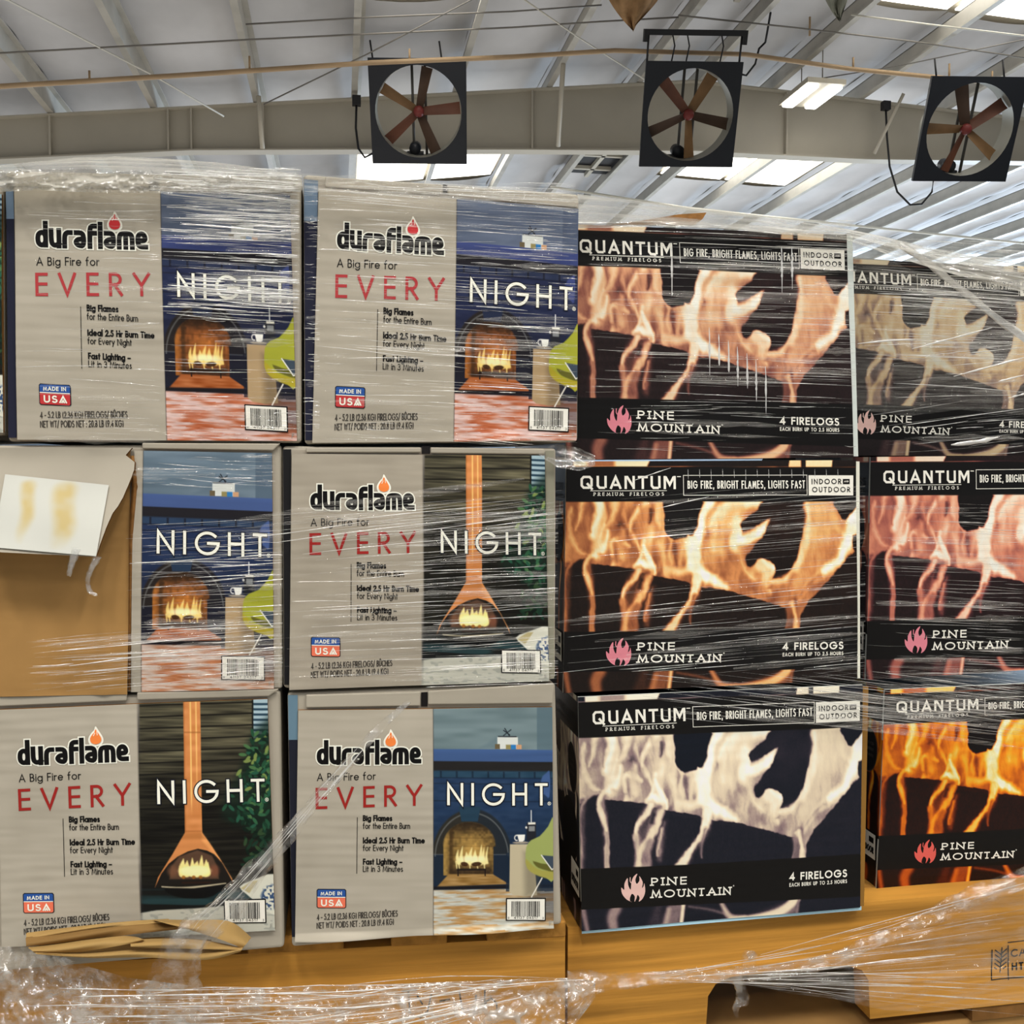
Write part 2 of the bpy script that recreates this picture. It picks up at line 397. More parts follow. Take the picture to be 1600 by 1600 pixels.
class Face:
    """a carton face spanned by four world corners; u to the right, v down, o towards the viewer"""
    def __init__(s, tl, tr, br, bl, bulge=.002, seed=0, flute=.00009, fn=None):
        s.c = [np.array(p, float) for p in (tl, tr, br, bl)]
        n = np.cross(s.c[3] - s.c[0], s.c[1] - s.c[0]); s.n = n / np.linalg.norm(n)
        s.bulge = bulge; s.ph = seed * 1.7; s.flute = flute; s.fn = fn
    def P(s, u, v, o=0.0):
        u = np.asarray(u, float); v = np.asarray(v, float)
        a, b, c, d = s.c; U = u[..., None]; V = v[..., None]
        p = (a * (1 - U) + b * U) * (1 - V) + (d * (1 - U) + c * U) * V
        k = s.bulge * np.clip(16 * u * (1 - u) * v * (1 - v), 0, 1) + s.flute * np.sin(v * 150 + 1.6 * np.sin(u * 5 + s.ph) + s.ph) * (.5 + .5 * np.sin(v * 9 + s.ph + u * 3))
        k = k + .0011 * np.sin(u * 7.1 + s.ph) * np.sin(v * 6.3 + 2 * s.ph)
        if s.fn is not None: k = k + s.fn(u, v)
        return p + s.n * (k + o)[..., None]

class Ink:
    """lettering and marks laid on a face, added to a mesh as thin raised ink"""
    def __init__(s, mb, face, quad): s.mb = mb; s.f = face; s.q = quad
    def strokes(s, runs, w, mat, lift, base=None):
        for pl in runs:
            pl = s._dense(pl)
            v, f = ribbon(pl, w)
            if len(f): s._put(v, f, mat, lift, base)
    def _dense(s, pl, step=14):
        out = [pl[0]]
        for a, b in zip(pl, pl[1:]):
            k = max(1, int(math.hypot(b[0] - a[0], b[1] - a[1]) / step))
            out += [(a[0] + (b[0] - a[0]) * i / k, a[1] + (b[1] - a[1]) * i / k) for i in range(1, k + 1)]
        return out
    def _put(s, v, f, mat, lift, base):
        v = np.asarray(v, float)
        if base is not None:                      # (p0, p1): baseline in reference coordinates, y up -> down
            p0, p1 = np.array(base[0], float), np.array(base[1], float); e = (p1 - p0) / np.linalg.norm(p1 - p0)
            v = p0 + v[:, :1] * e - v[:, 1:] * np.array([0, 1.0])
        u, w = s.q.uv(v[:, 0], v[:, 1])
        s.mb.add(s.f.P(u, w, lift), f, mat)
    def text(s, t, p0, p1, cap, weight, mat, track=.16, lift=.0004, table=None, serif=0.0, space=.34, halo=None):
        w = math.hypot(p1[0] - p0[0], p1[1] - p0[1])
        runs = glyph_run(t, table or G, track, cap, weight, w, serif, space)
        if halo: s.strokes(runs, weight + 2 * halo[0], halo[1], lift, (p0, p1))
        s.strokes(runs, weight, mat, lift + (.0002 if halo else 0), (p0, p1))
    def poly(s, pts, mat, lift=.0004):
        tri = tessellate_polygon([[Vector((x, y, 0)) for x, y in pts]])
        s._put(pts, [tuple(t) for t in tri], mat, lift, None)
    def rect(s, x0, y0, x1, y1, mat, lift=.0004, n=6):
        xs = np.linspace(x0, x1, n); v = np.concatenate([np.stack([xs, np.full(n, y0)], 1), np.stack([xs, np.full(n, y1)], 1)])
        s._put(v, [(i, i + n, i + n + 1, i + 1) for i in range(n - 1)], mat, lift, None)

# ------------------------------------------------------------------ printed pictures
def vn(x, y, seed=0):
    """smooth value noise 0..1"""
    t = np.random.default_rng(seed).random((64, 64))
    xi = np.floor(x).astype(int); yi = np.floor(y).astype(int); fx = x - xi; fy = y - yi
    fx = fx * fx * (3 - 2 * fx); fy = fy * fy * (3 - 2 * fy)
    g = lambda a, b: t[a % 64, b % 64]
    return (g(xi, yi) * (1 - fx) + g(xi + 1, yi) * fx) * (1 - fy) + (g(xi, yi + 1) * (1 - fx) + g(xi + 1, yi + 1) * fx) * fy
def ss(a, b, x):
    t = np.clip((x - a) / (b - a), 0, 1); return t * t * (3 - 2 * t)
def smooth_line(p, k=4, closed=False):
    p = np.array(p, float); n = len(p); out = []
    m = n if closed else n - 1
    for i in range(m):
        a, b, c, d = (p[(i - 1) % n] if closed or i > 0 else p[0]), p[i], p[(i + 1) % n], (p[(i + 2) % n] if closed or i + 2 < n else p[-1])
        for j in range(k):
            t = j / k
            out.append(.5 * ((2 * b) + (-a + c) * t + (2 * a - 5 * b + 4 * c - d) * t * t + (-a + 3 * b - 3 * c + d) * t ** 3))
    if not closed: out.append(p[-1])
    return np.array(out)
def tone(d, k=.80, sat=.84):
    out = {}
    for n, c in d.items():
        c = np.array(c, float); g = c.mean(); kk = 1.0 if n in ('flame', 'glow', 'floor_a', 'floor_b') else .92 if n in ('chair', 'seat', 'table', 'hearth') else k
        out[n] = tuple((g + (c - g) * sat) * kk)
    return out
class Paint:
    """a picture painted per vertex of a printed sheet"""
    def __init__(s, x, y): s.x = x; s.y = y; s.c = np.zeros((len(x), 3)); s.h = np.zeros(len(x))
    def _sel(s, p, m):
        return np.nonzero((s.x > p[:, 0].min() - m) & (s.x < p[:, 0].max() + m) & (s.y > p[:, 1].min() - m) & (s.y < p[:, 1].max() + m))[0]
    def m_poly(s, pts, soft=1.0, round_=0):
        p = np.array(pts, float)
        if round_: p = smooth_line(p, round_, True)
        w = np.zeros(len(s.x)); i = s._sel(p, soft * 2 + 2)
        if not len(i): return w
        x, y = s.x[i], s.y[i]; ins = np.zeros(len(i), bool); dd = np.full(len(i), 1e9)
        for a, b in zip(p, np.roll(p, -1, 0)):
            c = (a[1] > y) != (b[1] > y)
            if a[1] != b[1]: ins ^= c & (x < (b[0] - a[0]) * (y - a[1]) / (b[1] - a[1]) + a[0])
            e = b - a; L = e.dot(e)
            if L < 1e-9: continue
            t = np.clip(((x - a[0]) * e[0] + (y - a[1]) * e[1]) / L, 0, 1)
            dd = np.minimum(dd, np.hypot(x - a[0] - t * e[0], y - a[1] - t * e[1]))
        w[i] = ss(-soft, soft, np.where(ins, dd, -dd)); return w
    def m_line(s, pts, rad, soft=1.0, k=4):
        p = np.array(pts, float); r = np.array(rad if np.ndim(rad) else [rad] * len(p), float)
        if len(p) > 2 and k > 1: q = smooth_line(np.column_stack([p, r]), k); p, r = q[:, :2], q[:, 2]
        w = np.zeros(len(s.x)); i = s._sel(p, r.max() + soft + 1)
        if not len(i): return w
        x, y = s.x[i], s.y[i]; best = np.full(len(i), -1e9)
        for j in range(len(p) - 1):
            a, b = p[j], p[j + 1]; e = b - a; L = e.dot(e)
            if L < 1e-9: continue
            t = np.clip(((x - a[0]) * e[0] + (y - a[1]) * e[1]) / L, 0, 1)
            best = np.maximum(best, r[j] + (r[j + 1] - r[j]) * t - np.hypot(x - a[0] - t * e[0], y - a[1] - t * e[1]))
        w[i] = ss(-soft, soft, best); return w
    def m_ell(s, cx, cy, rx, ry, rot=0, soft=.15):
        c_, s_ = math.cos(R(rot)), math.sin(R(rot)); dx, dy = s.x - cx, s.y - cy
        return 1 - ss(1 - soft, 1 + soft, np.hypot((dx * c_ + dy * s_) / rx, (-dx * s_ + dy * c_) / ry))
    def m_rect(s, x0, y0, x1, y1, soft=.6):
        return ss(-soft, soft, s.x - x0) * ss(-soft, soft, x1 - s.x) * ss(-soft, soft, s.y - y0) * ss(-soft, soft, y1 - s.y)
    def put(s, w, col):
        col = np.asarray(col, float); s.c += (col - s.c) * w[:, None]
    def heat(s, w, h): s.h += (h - s.h) * w
def grade(c, g=GAIN):
    l = np.clip(lin(np.clip(c, 0, 255)) * g, 0, .92); return np.concatenate([l, np.ones((len(l), 1))], 1)

# --- the burning log on the black cartons (reference frame: enlarged middle carton)
QZ = Quad((108, 98), (1501, 89), (1507, 1138), (92, 1209))
def paint_flames(u, v, ramp):
    xy = QZ.xy(u, v); x, y = xy[:, 0], xy[:, 1]
    mid = ss(285, 330, y) * (1 - ss(880, 915, y))
    p = Paint(x + mid * (15 * (vn(x / 38, y / 60, 61) - .5) + 6 * (vn(x / 13, y / 22, 62) - .5)), y + mid * (12 * (vn(x / 44, y / 40, 63) - .5) + 5 * (vn(x / 14, y / 12, 64) - .5)))
    x0_, y0_ = x, y; x, y = p.x, p.y
    wx = x + 26 * (vn(x / 70, y / 90, 3) - .5); wy = y
    n1 = vn(wx / 34, wy / 130, 5); n2 = vn(wx / 90, wy / 200, 6)
    p.h[:] = .48 + .34 * (n1 - .5) + .34 * (n2 - .5)
    p.heat(ss(560, 760, y) * .55, .34)
    L = lambda pts, r, h, soft=7, a=1.0: p.heat(p.m_line(pts, r, soft * 1.55) * a, h)
    # inner structure of the flame curtain
    L([(130, 300), (190, 380), (200, 470), (165, 540)], [55, 48, 40, 25], .30, 30, .8)
    L([(130, 320), (120, 420), (150, 500), (190, 545)], [8, 9, 8, 6], .62, 8)
    L([(300, 430), (330, 520), (290, 590)], [26, 28, 18], .27, 22, .8)
    L([(350, 340), (345, 400), (335, 440)], [20, 16, 10], .28, 14, .8)
    L([(260, 290), (245, 370), (232, 450)], [26, 20, 15], .92, 14)
    L([(330, 290), (320, 340), (270, 420), (262, 470), (240, 540)], [22, 16, 18, 26, 26], .74, 14)
    L([(300, 430), (290, 490), (235, 545), (195, 575)], [9, 12, 14, 12], .85, 8)
    L([(470, 290), (420, 360), (400, 420), (440, 500), (452, 545)], [14, 12, 10, 9, 7], .78, 8)
    L([(395, 500), (330, 470), (312, 520), (318, 598)], [10, 9, 7, 6], .70, 6)
    L([(545, 290), (520, 390), (490, 480), (470, 545)], [20, 18, 12, 8], .70, 12)
    L([(497, 330), (488, 385)], [11, 4], .10, 7)
    L([(352, 395), (340, 405)], [10, 8], .20, 6)
    L([(558, 300), (560, 420), (600, 470)], [9, 9, 7], .60, 7)
    L([(440, 545), (420, 600)], [14, 10], .30, 10, .7)
    L([(600, 500), (612, 590)], [22, 16], .26, 12)
    L([(640, 500), (628, 592)], [9, 8], .56, 8, .8)
    L([(658, 520), (655, 585)], [10, 9], .20, 8)
    L([(570, 610), (640, 625), (690, 600)], [14, 16, 14], .72, 10)
    L([(470, 470), (455, 540), (430, 590)], [8, 8, 8], .80, 6)
    L([(465, 500), (490, 560), (505, 620)], [5, 13, 14], .98, 6)
    L([(425, 600), (452, 580), (490, 600), (500, 630)], [12, 16, 17, 12], .95, 8)
    for pts, r, h in ([(180, 290), (172, 360), (150, 420)], [10, 8, 4], .74), ([(215, 292), (228, 350), (220, 430)], [9, 10, 6], .22), ([(290, 292), (300, 340), (290, 390)], [8, 9, 4], .30), ([(385, 290), (372, 350), (385, 410)], [16, 12, 6], .60), ([(365, 430), (352, 500), (360, 560)], [12, 16, 12], .58), ([(405, 440), (420, 500), (415, 560)], [9, 10, 8], .38), ([(515, 400), (525, 470), (540, 540), (530, 610)], [10, 11, 14, 8], .46), ([(540, 480), (560, 560), (560, 630)], [12, 14, 10], .66), ([(590, 475), (586, 540), (592, 590)], [7, 8, 6], .70), ([(255, 540), (300, 560), (350, 575)], [8, 8, 5], .40), ([(500, 300), (505, 360), (525, 420)], [8, 7, 5], .34), ([(450, 300), (455, 360), (440, 420)], [10, 8, 5], .40):
        L(pts, r, h, 9, .85)
    # the white-hot trunk and its foot
    L([(775, 290), (740, 350), (722, 430), (700, 520), (712, 600), (770, 650), (850, 690)], [26, 20, 26, 24, 26, 26, 16], 1.0, 12)
    L([(690, 470), (680, 540), (700, 600)], [30, 30, 26], .92, 16)
    L([(1020, 292), (900, 300), (830, 330), (775, 400)], [16, 32, 26, 16], .92, 16)
    L([(900, 330), (850, 400), (830, 470), (790, 540)], [40, 34, 34, 30], .66, 26)
    L([(905, 380), (890, 450), (905, 530), (930, 600), (990, 660)], [30, 26, 14, 10, 9], .86, 12)
    L([(1050, 380), (1000, 440), (930, 470), (905, 450)], [6, 22, 26, 22], .95, 10)
    L([(800, 570), (850, 620), (870, 660)], [26, 34, 24], .40, 24, .8)
    L([(760, 480), (790, 600)], [14, 14], .58, 14)
    L([(890, 540), (930, 640), (1040, 720)], [20, 22, 16], .42, 18, .7)
    L([(1020, 590), (1055, 610), (1045, 670), (1065, 720)], [34, 32, 18, 9], .74, 12)
    L([(1030, 570), (1075, 600)], [8, 10], .92, 8)
    for pts, r, h in ([(835, 330), (800, 420), (790, 520)], [16, 14, 10], .80), ([(870, 420), (850, 500), (862, 580)], [10, 12, 8], .48), ([(820, 560), (812, 620)], [9, 7], .34), ([(850, 570), (862, 630)], [8, 6], .30), ([(905, 560), (915, 640)], [9, 7], .52), ([(1120, 690), (1090, 720), (1110, 750)], [10, 8, 6], .30), ([(1280, 320), (1330, 400), (1350, 480)], [10, 12, 8], .80), ([(1370, 330), (1400, 400), (1440, 440)], [14, 16, 10], .74), ([(1300, 560), (1250, 620), (1200, 660)], [10, 8, 5], .78), ([(980, 690), (1010, 720)], [10, 6], .30):
        L(pts, r, h, 11, .7)
    # dark gaps
    p.heat(p.m_poly([(566, 280), (733, 280), (728, 330), (716, 400), (690, 446), (668, 440), (655, 458), (600, 466), (578, 452), (560, 400), (562, 330)], 6, 3), .0)
    p.heat(p.m_poly([(1046, 276), (1242, 276), (1238, 400), (1210, 510), (1182, 590), (1135, 645), (1078, 656), (1088, 625), (1078, 585), (1042, 560), (1002, 568), (966, 604), (948, 580), (950, 540), (1000, 488), (1042, 425), (1062, 366), (985, 412), (935, 428), (914, 408), (930, 380), (1005, 322)], 6, 2), .03 + .08 * np.exp(-((y - 400) / 110) ** 2) * vn(x / 60, y / 50, 70))
    L([(1130, 660), (1080, 690), (1060, 700)], [12, 8, 4], .34, 8)
    # right-hand sheet of flame
    L([(1310, 290), (1300, 420), (1280, 540), (1210, 640), (1100, 680)], [60, 52, 46, 26, 14], .62, 26)
    L([(1250, 300), (1255, 400), (1235, 500), (1190, 610), (1120, 665), (1070, 668)], [13, 13, 16, 16, 12, 6], .78, 9)
    L([(1390, 500), (1330, 570), (1240, 660)], [38, 40, 34], .48, 26)
    L([(1500, 350), (1460, 460), (1420, 550), (1330, 625), (1240, 700), (1195, 770)], [40, 28, 22, 18, 12, 7], .97, 11)
    L([(1310, 640), (1210, 730), (1180, 790)], [20, 22, 14], .42, 16)
    L([(1180, 640), (1150, 720), (1170, 790)], [16, 14, 12], .40, 12, .8)
    p.heat(p.m_poly([(1388, 280), (1520, 280), (1505, 312), (1446, 376), (1412, 352), (1398, 320)], 6, 2), .03)
    # the log and the dark right side
    log = [(60, 640), (96, 600), (150, 572), (188, 556), (205, 586), (330, 602), (430, 612), (520, 640), (600, 655), (700, 690), (830, 708), (950, 734), (1060, 768), (1152, 792), (1152, 840), (1138, 930), (60, 930)]
    p.heat(p.m_poly(log, 4), .03 + .02 * vn(x / 9, y / 22, 8))
    p.heat(p.m_line([(330, 606), (700, 694), (950, 740), (1150, 800)], 6, 8, 1) * .5, .08)
    p.heat(p.m_poly([(1530, 425), (1484, 446), (1474, 480), (1484, 522), (1402, 612), (1322, 690), (1256, 760), (1216, 830), (1212, 930), (1530, 930)], 5), .03 + .03 * vn(x / 40, y / 40, 9))
    # tongues running down over the log: broad faint sheets, then their bright edges
    for pts, r, h, so in ([(480, 630), (430, 740), (402, 830), (395, 915)], [20, 34, 38, 38], .27, 16), ([(715, 680), (690, 760), (620, 850), (580, 915)], [18, 16, 20, 30], .30, 12), ([(440, 610), (390, 690), (368, 760)], [18, 16, 14], .30, 10), ([(1178, 765), (1182, 915)], [20, 28], .24, 12), ([(212, 575), (215, 700), (222, 915)], [16, 12, 11], .27, 8), ([(112, 590), (104, 915)], [16, 13], .18, 8), ([(505, 700), (480, 800), (474, 880)], [12, 14, 10], .22, 9):
        L(pts, r, h, so)
    L([(205, 560), (192, 610), (210, 670), (224, 740), (222, 915)], [12, 11, 9, 7, 8], .72, 6)
    L([(224, 740), (222, 915)], [8, 9], .42, 6)
    L([(190, 552), (130, 580), (100, 640), (98, 920)], [9, 7, 5, 5], .40, 6)
    L([(440, 610), (415, 655), (368, 720), (366, 780)], [12, 10, 9, 7], .74, 6)
    L([(366, 760), (372, 850), (360, 915)], [13, 12, 10], .50, 8)
    L([(488, 640), (465, 710), (420, 780), (385, 850), (380, 915)], [13, 14, 20, 14, 16], .66, 7)
    L([(425, 790), (405, 915)], [18, 24], .36, 8)
    L([(440, 700), (455, 660)], [8, 10], .10, 8)
    L([(492, 725), (472, 790), (470, 860)], [6, 8, 3], .55, 6)
    L([(715, 650), (690, 730), (675, 780)], [20, 15, 10], .86, 6)
    L([(680, 770), (625, 840), (572, 918)], [7, 13, 26], .76, 6)
    L([(692, 740), (684, 800), (680, 870)], [10, 7, 4], .34, 6)
    L([(1172, 770), (1185, 830), (1202, 915)], [12, 10, 12], .66, 6)
    L([(1155, 800), (1160, 915)], [9, 14], .28, 8)
    # strip under the lower band
    low = ss(1050, 1056, y); keep = p.h.copy(); p.h = p.h * (1 - low) + .035 * low
    L([(262, 1105), (240, 1150), (250, 1215)], [26, 26, 22], .34, 12)
    L([(470, 1100), (440, 1215)], [20, 34], .14, 12)
    L([(560, 1095), (520, 1215)], [40, 44], .27, 14)
    L([(592, 1095), (580, 1215)], [7, 8], .74, 5)
    L([(520, 1120), (500, 1215)], [10, 10], .42, 9)
    L([(620, 1108), (740, 1130), (860, 1172)], [7, 8, 8], .22, 6)
    L([(800, 1196), (960, 1190), (1140, 1130)], [22, 34, 34], .28, 14)
    L([(785, 1100), (830, 1165), (900, 1172)], [10, 14, 12], .46, 8)
    L([(830, 1180), (960, 1172), (1060, 1155), (1120, 1125), (1170, 1080)], [8, 14, 18, 18, 20], .68, 7)
    L([(1180, 1085), (1165, 1200)], [6, 8], .30, 6)
    L([(100, 1100), (120, 1215)], [14, 12], .30, 8)
    # strip over the upper band: the lower end of the same picture turned over the edge
    up = 1 - ss(118, 124, y); p.h = p.h * (1 - up) + .03 * up
    p.heat(up * p.m_poly([(140, 80), (500, 80), (478, 126), (140, 126)], 4), .84)
    p.heat(up * p.m_rect(205, 80, 330, 130, 14), .36)
    p.heat(up * p.m_poly([(1168, 80), (1222, 80), (1222, 126), (1160, 126)], 3), .76); p.heat(up * p.m_poly([(1248, 80), (1382, 80), (1376, 126), (1246, 126)], 3), .80)
    wisp = ss(.10, .4, p.h) * ss(285, 300, y) * (1 - ss(880, 905, y))
    p.h += wisp * (.09 * (vn((x + y * .12) / 17, y / 110, 65) - .5) + .05 * (vn((x - y * .2) / 8, y / 80, 66) - .5) + .12 * (vn(x / 40, y / 46, 67) - .5))
    x, y = x0_, y0_
    yl = lambda yy, k: yy + (x - 108) * k
    band = ss(-1.5, 1.5, y - 122) * ss(-1.5, 1.5, yl(290, -.004) - y)
    band2 = ss(-1.5, 1.5, y - yl(912, -.020)) * ss(-1.5, 1.5, yl(1106, -.014) - y)
    hs = np.array([k for k, _ in ramp]); cs = np.array([c for _, c in ramp], float)
    h = np.clip(p.h + .03 * (vn(x / 5, y / 7, 12) - .5), 0, 1)
    p.c = np.stack([np.interp(h, hs, cs[:, k]) for k in range(3)], 1)
    p.put(np.maximum(band, band2), (17, 16, 16))
    return grade(p.c)
RAMP = dict(
    peach=[(0, (24, 20, 21)), (.12, (52, 34, 34)), (.3, (128, 76, 66)), (.5, (200, 142, 108)), (.66, (222, 178, 136)), (.82, (230, 210, 180)), (1, (232, 232, 222))],
    amber=[(0, (20, 18, 18)), (.12, (50, 32, 26)), (.3, (146, 84, 54)), (.5, (210, 138, 84)), (.66, (234, 184, 118)), (.82, (244, 222, 178)), (1, (248, 244, 234))],
    faded=[(0, (17, 22, 32)), (.12, (42, 38, 48)), (.3, (138, 116, 118)), (.5, (212, 194, 170)), (.66, (230, 214, 186)), (.82, (238, 230, 210)), (1, (238, 242, 238))],
    tan=[(0, (26, 24, 24)), (.12, (54, 40, 42)), (.3, (140, 112, 98)), (.5, (194, 164, 124)), (.68, (206, 182, 144)), (.85, (212, 200, 170)), (1, (214, 210, 192))],
    salmon=[(0, (20, 18, 18)), (.12, (58, 32, 36)), (.3, (152, 84, 76)), (.5, (206, 128, 102)), (.66, (228, 168, 136)), (.82, (238, 212, 188)), (1, (240, 234, 224))],
    blaze=[(0, (18, 15, 16)), (.12, (66, 24, 16)), (.3, (168, 72, 26)), (.5, (226, 122, 26)), (.68, (244, 164, 40)), (.85, (250, 206, 108)), (1, (252, 240, 212))],
)

# --- the hearth picture (reference frame: lower middle grey carton)
QF = Quad((466, 1110), (863, 1105), (865, 1450), (461, 1470))
QE = Quad((-5, 1108), (418, 1092), (430, 1452), (3, 1480))
HEARTH = dict(
    warm=dict(wall=(112, 128, 160), wall2=(92, 108, 142), mantel=(62, 78, 150), shade=(36, 34, 42), brick=(42, 56, 96), blue=(36, 46, 88), deep=(26, 28, 48), ring=(44, 36, 34), fireback=(160, 84, 32), glow=(214, 124, 36), hearth=(184, 92, 36), floor_a=(188, 92, 52), floor_b=(212, 178, 172), table=(190, 158, 112), chair=(176, 180, 40), seat=(190, 170, 30), flame=(250, 214, 110)),
    cool=dict(wall=(130, 158, 166), wall2=(98, 130, 146), mantel=(66, 104, 172), shade=(40, 38, 38), brick=(38, 80, 112), blue=(32, 62, 104), deep=(22, 42, 68), ring=(52, 50, 44), fireback=(160, 122, 56), glow=(206, 160, 70), hearth=(168, 124, 58), floor_a=(184, 138, 78), floor_b=(188, 190, 180), table=(206, 192, 156), chair=(166, 180, 92), seat=(178, 168, 66), flame=(250, 232, 150)))
HEARTH = {k: tone(v) for k, v in HEARTH.items()}
def paint_hearth(u, v, K, grey):
    xy = QF.xy(u, v); p = Paint(xy[:, 0], xy[:, 1]); x, y = p.x, p.y
    base = np.array(grey, float)
    wv = (vn(x / 60, y / 5.5, 21) - .5) * 9 + (vn(x / 30, y / 24, 22) - .5) * 7
    p.c[:] = base + wv[:, None]
    pic = ss(-.5, .5, x - 672.3)
    q = Paint(x, y)
    q.c[:] = np.array(K['wall'], float) + ((vn(x / 40, y / 7, 23) - .5) * 22)[:, None]
    q.put(ss(-1, 1, x - 838) * .8, K['wall2'])
    q.put(q.m_poly([(745, 1168), (775, 1150), (775, 1168)], 4) * .4, K['wall2'])
    Yk = lambda yy: y - yy - (x - 672) * .012
    q.put(ss(-.8, .8, Yk(1169)), np.array(K['mantel'])); q.put(ss(-.8, .8, Yk(1169)) * (1 - ss(1, 9, Yk(1169))) * .25, np.array(K['mantel']) * 1.25)
    q.put(ss(-.8, .8, Yk(1187.6)), K['shade'])
    q.put(ss(-.8, 3, Yk(1201)), K['brick'])
    gaps = np.abs(((x - 684) / 25.0 + 60) % 1 - .5)
    q.put((Yk(1203) > 0) * (Yk(1213) < 0) * ss(.42, .46, gaps) * .8, K['deep'])
    q.put(ss(-.8, 1, Yk(1213)), np.array(K['blue']) * 1.08)
    for yy in (1213, 1222, 1249): q.put(np.exp(-(Yk(yy) / .9) ** 2) * .75, K['deep'])
    q.c += ((vn(x / 14, y / 5, 24) - .5) * 12 * (Yk(1203) > 0))[:, None]
    q.put(ss(1250, 1330, y) * .55, K['deep'])
    q.put(q.m_poly([(842, 1240), (845, 1216), (853, 1207), (859, 1206), (858, 1244), (850, 1240)], 1.2, 3), np.array(K['mantel']) * 1.05)
    # arch, fire back, keystone
    q.put(q.m_ell(733, 1338, 63, 76, 0, .03), K['ring']); q.put((x > 733) * q.m_ell(733, 1338, 63, 76, 0, .03) * .5, K['deep'])
    q.put(((y > 1333) * (np.abs(x - 733) < 62)) * .85, np.array(K['deep']) * 1.05)
    q.put(np.exp(-((np.hypot((x - 733) / 58, (y - 1338) / 70) - 1) / .018) ** 2) * (y < 1336) * .6, (120, 124, 124))
    q.put(np.exp(-((y - 1333) / .9) ** 2) * (np.abs(x - 733) < 62) * .5, (110, 116, 122))
    op = np.maximum(q.m_ell(729, 1318, 41, 36, 0, .05) * (y < 1320), q.m_rect(688, 1318, 767, 1366, .8))
    n = vn(x / 3.5, y / 3.5, 25)
    fb = np.array(K['fireback'])[None] * (.55 + .5 * n + .5 * np.exp(-(((x - 735) / 26) ** 2 + ((y - 1325) / 26) ** 2)))[:, None]
    q.c += (fb - q.c) * op[:, None]
    for yy in (1294, 1307, 1320, 1334): q.put(op * np.exp(-((y - yy) / .8) ** 2) * .35, (60, 36, 14))
    q.put(op * (ss(1345, 1362, y)) * .7 * q.m_rect(695, 1330, 765, 1366, 6), (36, 24, 18))
    q.put(op * (1 - ss(690, 700, x)) * .55, K['glow']); q.put(op * (1 - ss(1280, 1308, y)) * .9, (36, 26, 18)); q.put(op * ss(696, 699, x) * (1 - ss(701, 706, x)) * .6, (50, 34, 18))
    q.put(op * np.exp(-(((x - 733) / 22) ** 2 + ((y - 1330) / 20) ** 2)) * .55, K['glow'])
    q.put(q.m_poly([(712, 1258), (747, 1258), (742, 1281), (716, 1281)], 1), np.array(K['brick']) * .9)
    q.put(q.m_poly([(678, 1384), (696, 1364), (766, 1364), (792, 1380)], 1.2), K['hearth'])
    q.c += ((vn(x / 16, y / 2.5, 26) - .5) * 50 * q.m_poly([(678, 1384), (696, 1364), (766, 1364), (792, 1380)], 1.2))[:, None]
    fl = K['flame']
    for k, (fx, top, r) in enumerate([(711, 1326, 3.4), (716, 1320, 3.8), (724, 1329, 4.2), (731, 1322, 4.6), (738, 1326, 4.6), (746, 1318, 4.2), (752, 1322, 3.6), (756, 1321, 2.4)]):
        q.put(q.m_line([(fx + 1, 1346), (fx - 1.4 + k % 3, 1336), (fx + (k % 2) * 2, top)], [r * .9, r * .7, .3], 1.3) * .92, fl)
    q.put(q.m_ell(733, 1340, 20, 5, 0, .6) * .75, (255, 246, 200))
    for a, b in ((708, 748), (712, 720), (729, 727), (741, 744), (752, 750)): q.put(q.m_line([(a, 1344), (a + 1, 1355)], [1.5, .8], .9) * .8, fl)
    q.put(q.m_ell(721, 1348, 6, 3.4, 10, .2) * .9, (52, 28, 12)); q.put(q.m_ell(740, 1348, 8, 3.4, -6, .2) * .9, (48, 26, 12))
    q.put(q.m_rect(709, 1355, 755, 1358.5, .6) * .85, (26, 20, 18))
    for a in (711, 754): q.put(q.m_rect(a - 1, 1356, a + 1, 1367, .5), (26, 20, 18))
    # floor
    fy = ss(-1, 1, y - 1389 + (x - 672) * .01)
    st = vn(x / 26 + np.floor((y - 1389) / 6.2) * 7.3, (y - 1389) / 5.6, 27) * .75 + vn(x / 60, y / 2.2, 28) * .25
    fc = np.array(K['floor_a'])[None] + (np.array(K['floor_b']) - np.array(K['floor_a']))[None] * ss(.25, .75, st)[:, None] + ((vn(x / 9, y / 1.6, 29) - .5) * 26)[:, None]
    q.c += (fc - q.c) * fy[:, None]
    q.put(np.exp(-((y - 1386 + (x - 672) * .014) / 2.6) ** 2) * .92, (22, 18, 20))
    q.put(fy * ss(812, 840, x) * .55 * (1 - ss(1425, 1450, y)), (60, 58, 62))
    q.put(((y > 1330) & (y < 1392) & (x > 787)) * .7, K['deep'])
    # table, cup, press, chair
    q.put(q.m_poly([(793.5, 1317), (831, 1317), (838, 1398), (818, 1400), (800, 1398), (793, 1393)], .8), K['table'])
    q.put(q.m_poly([(816, 1330), (840, 1330), (840, 1399), (818, 1400)], 8) * .55, np.array(K['table']) * .55)
    q.put(q.m_ell(811, 1314.5, 13, 1.8, 0, .2), (150, 142, 130)); q.put(q.m_poly([(805.5, 1302), (818, 1302), (817, 1311), (814, 1313), (808, 1313)], .7), (238, 236, 228))
    q.put(np.exp(-((np.hypot((x - 804.5) / 3.4, (y - 1307) / 4) - 1) / .24) ** 2) * (x < 806), (232, 230, 224))
    q.put(q.m_rect(820.5, 1284, 836, 1312, .8), (30, 32, 40)); q.put(q.m_rect(823, 1283, 835, 1286.5, .6), (216, 214, 204)); q.put(q.m_rect(824, 1289, 834, 1297, 1) * .7, (168, 172, 172))
    q.put(q.m_rect(827.4, 1264, 829, 1284, .4), (200, 204, 208)); q.put(q.m_ell(820, 1291, 1.6, 2, 0, .3), (210, 210, 205))
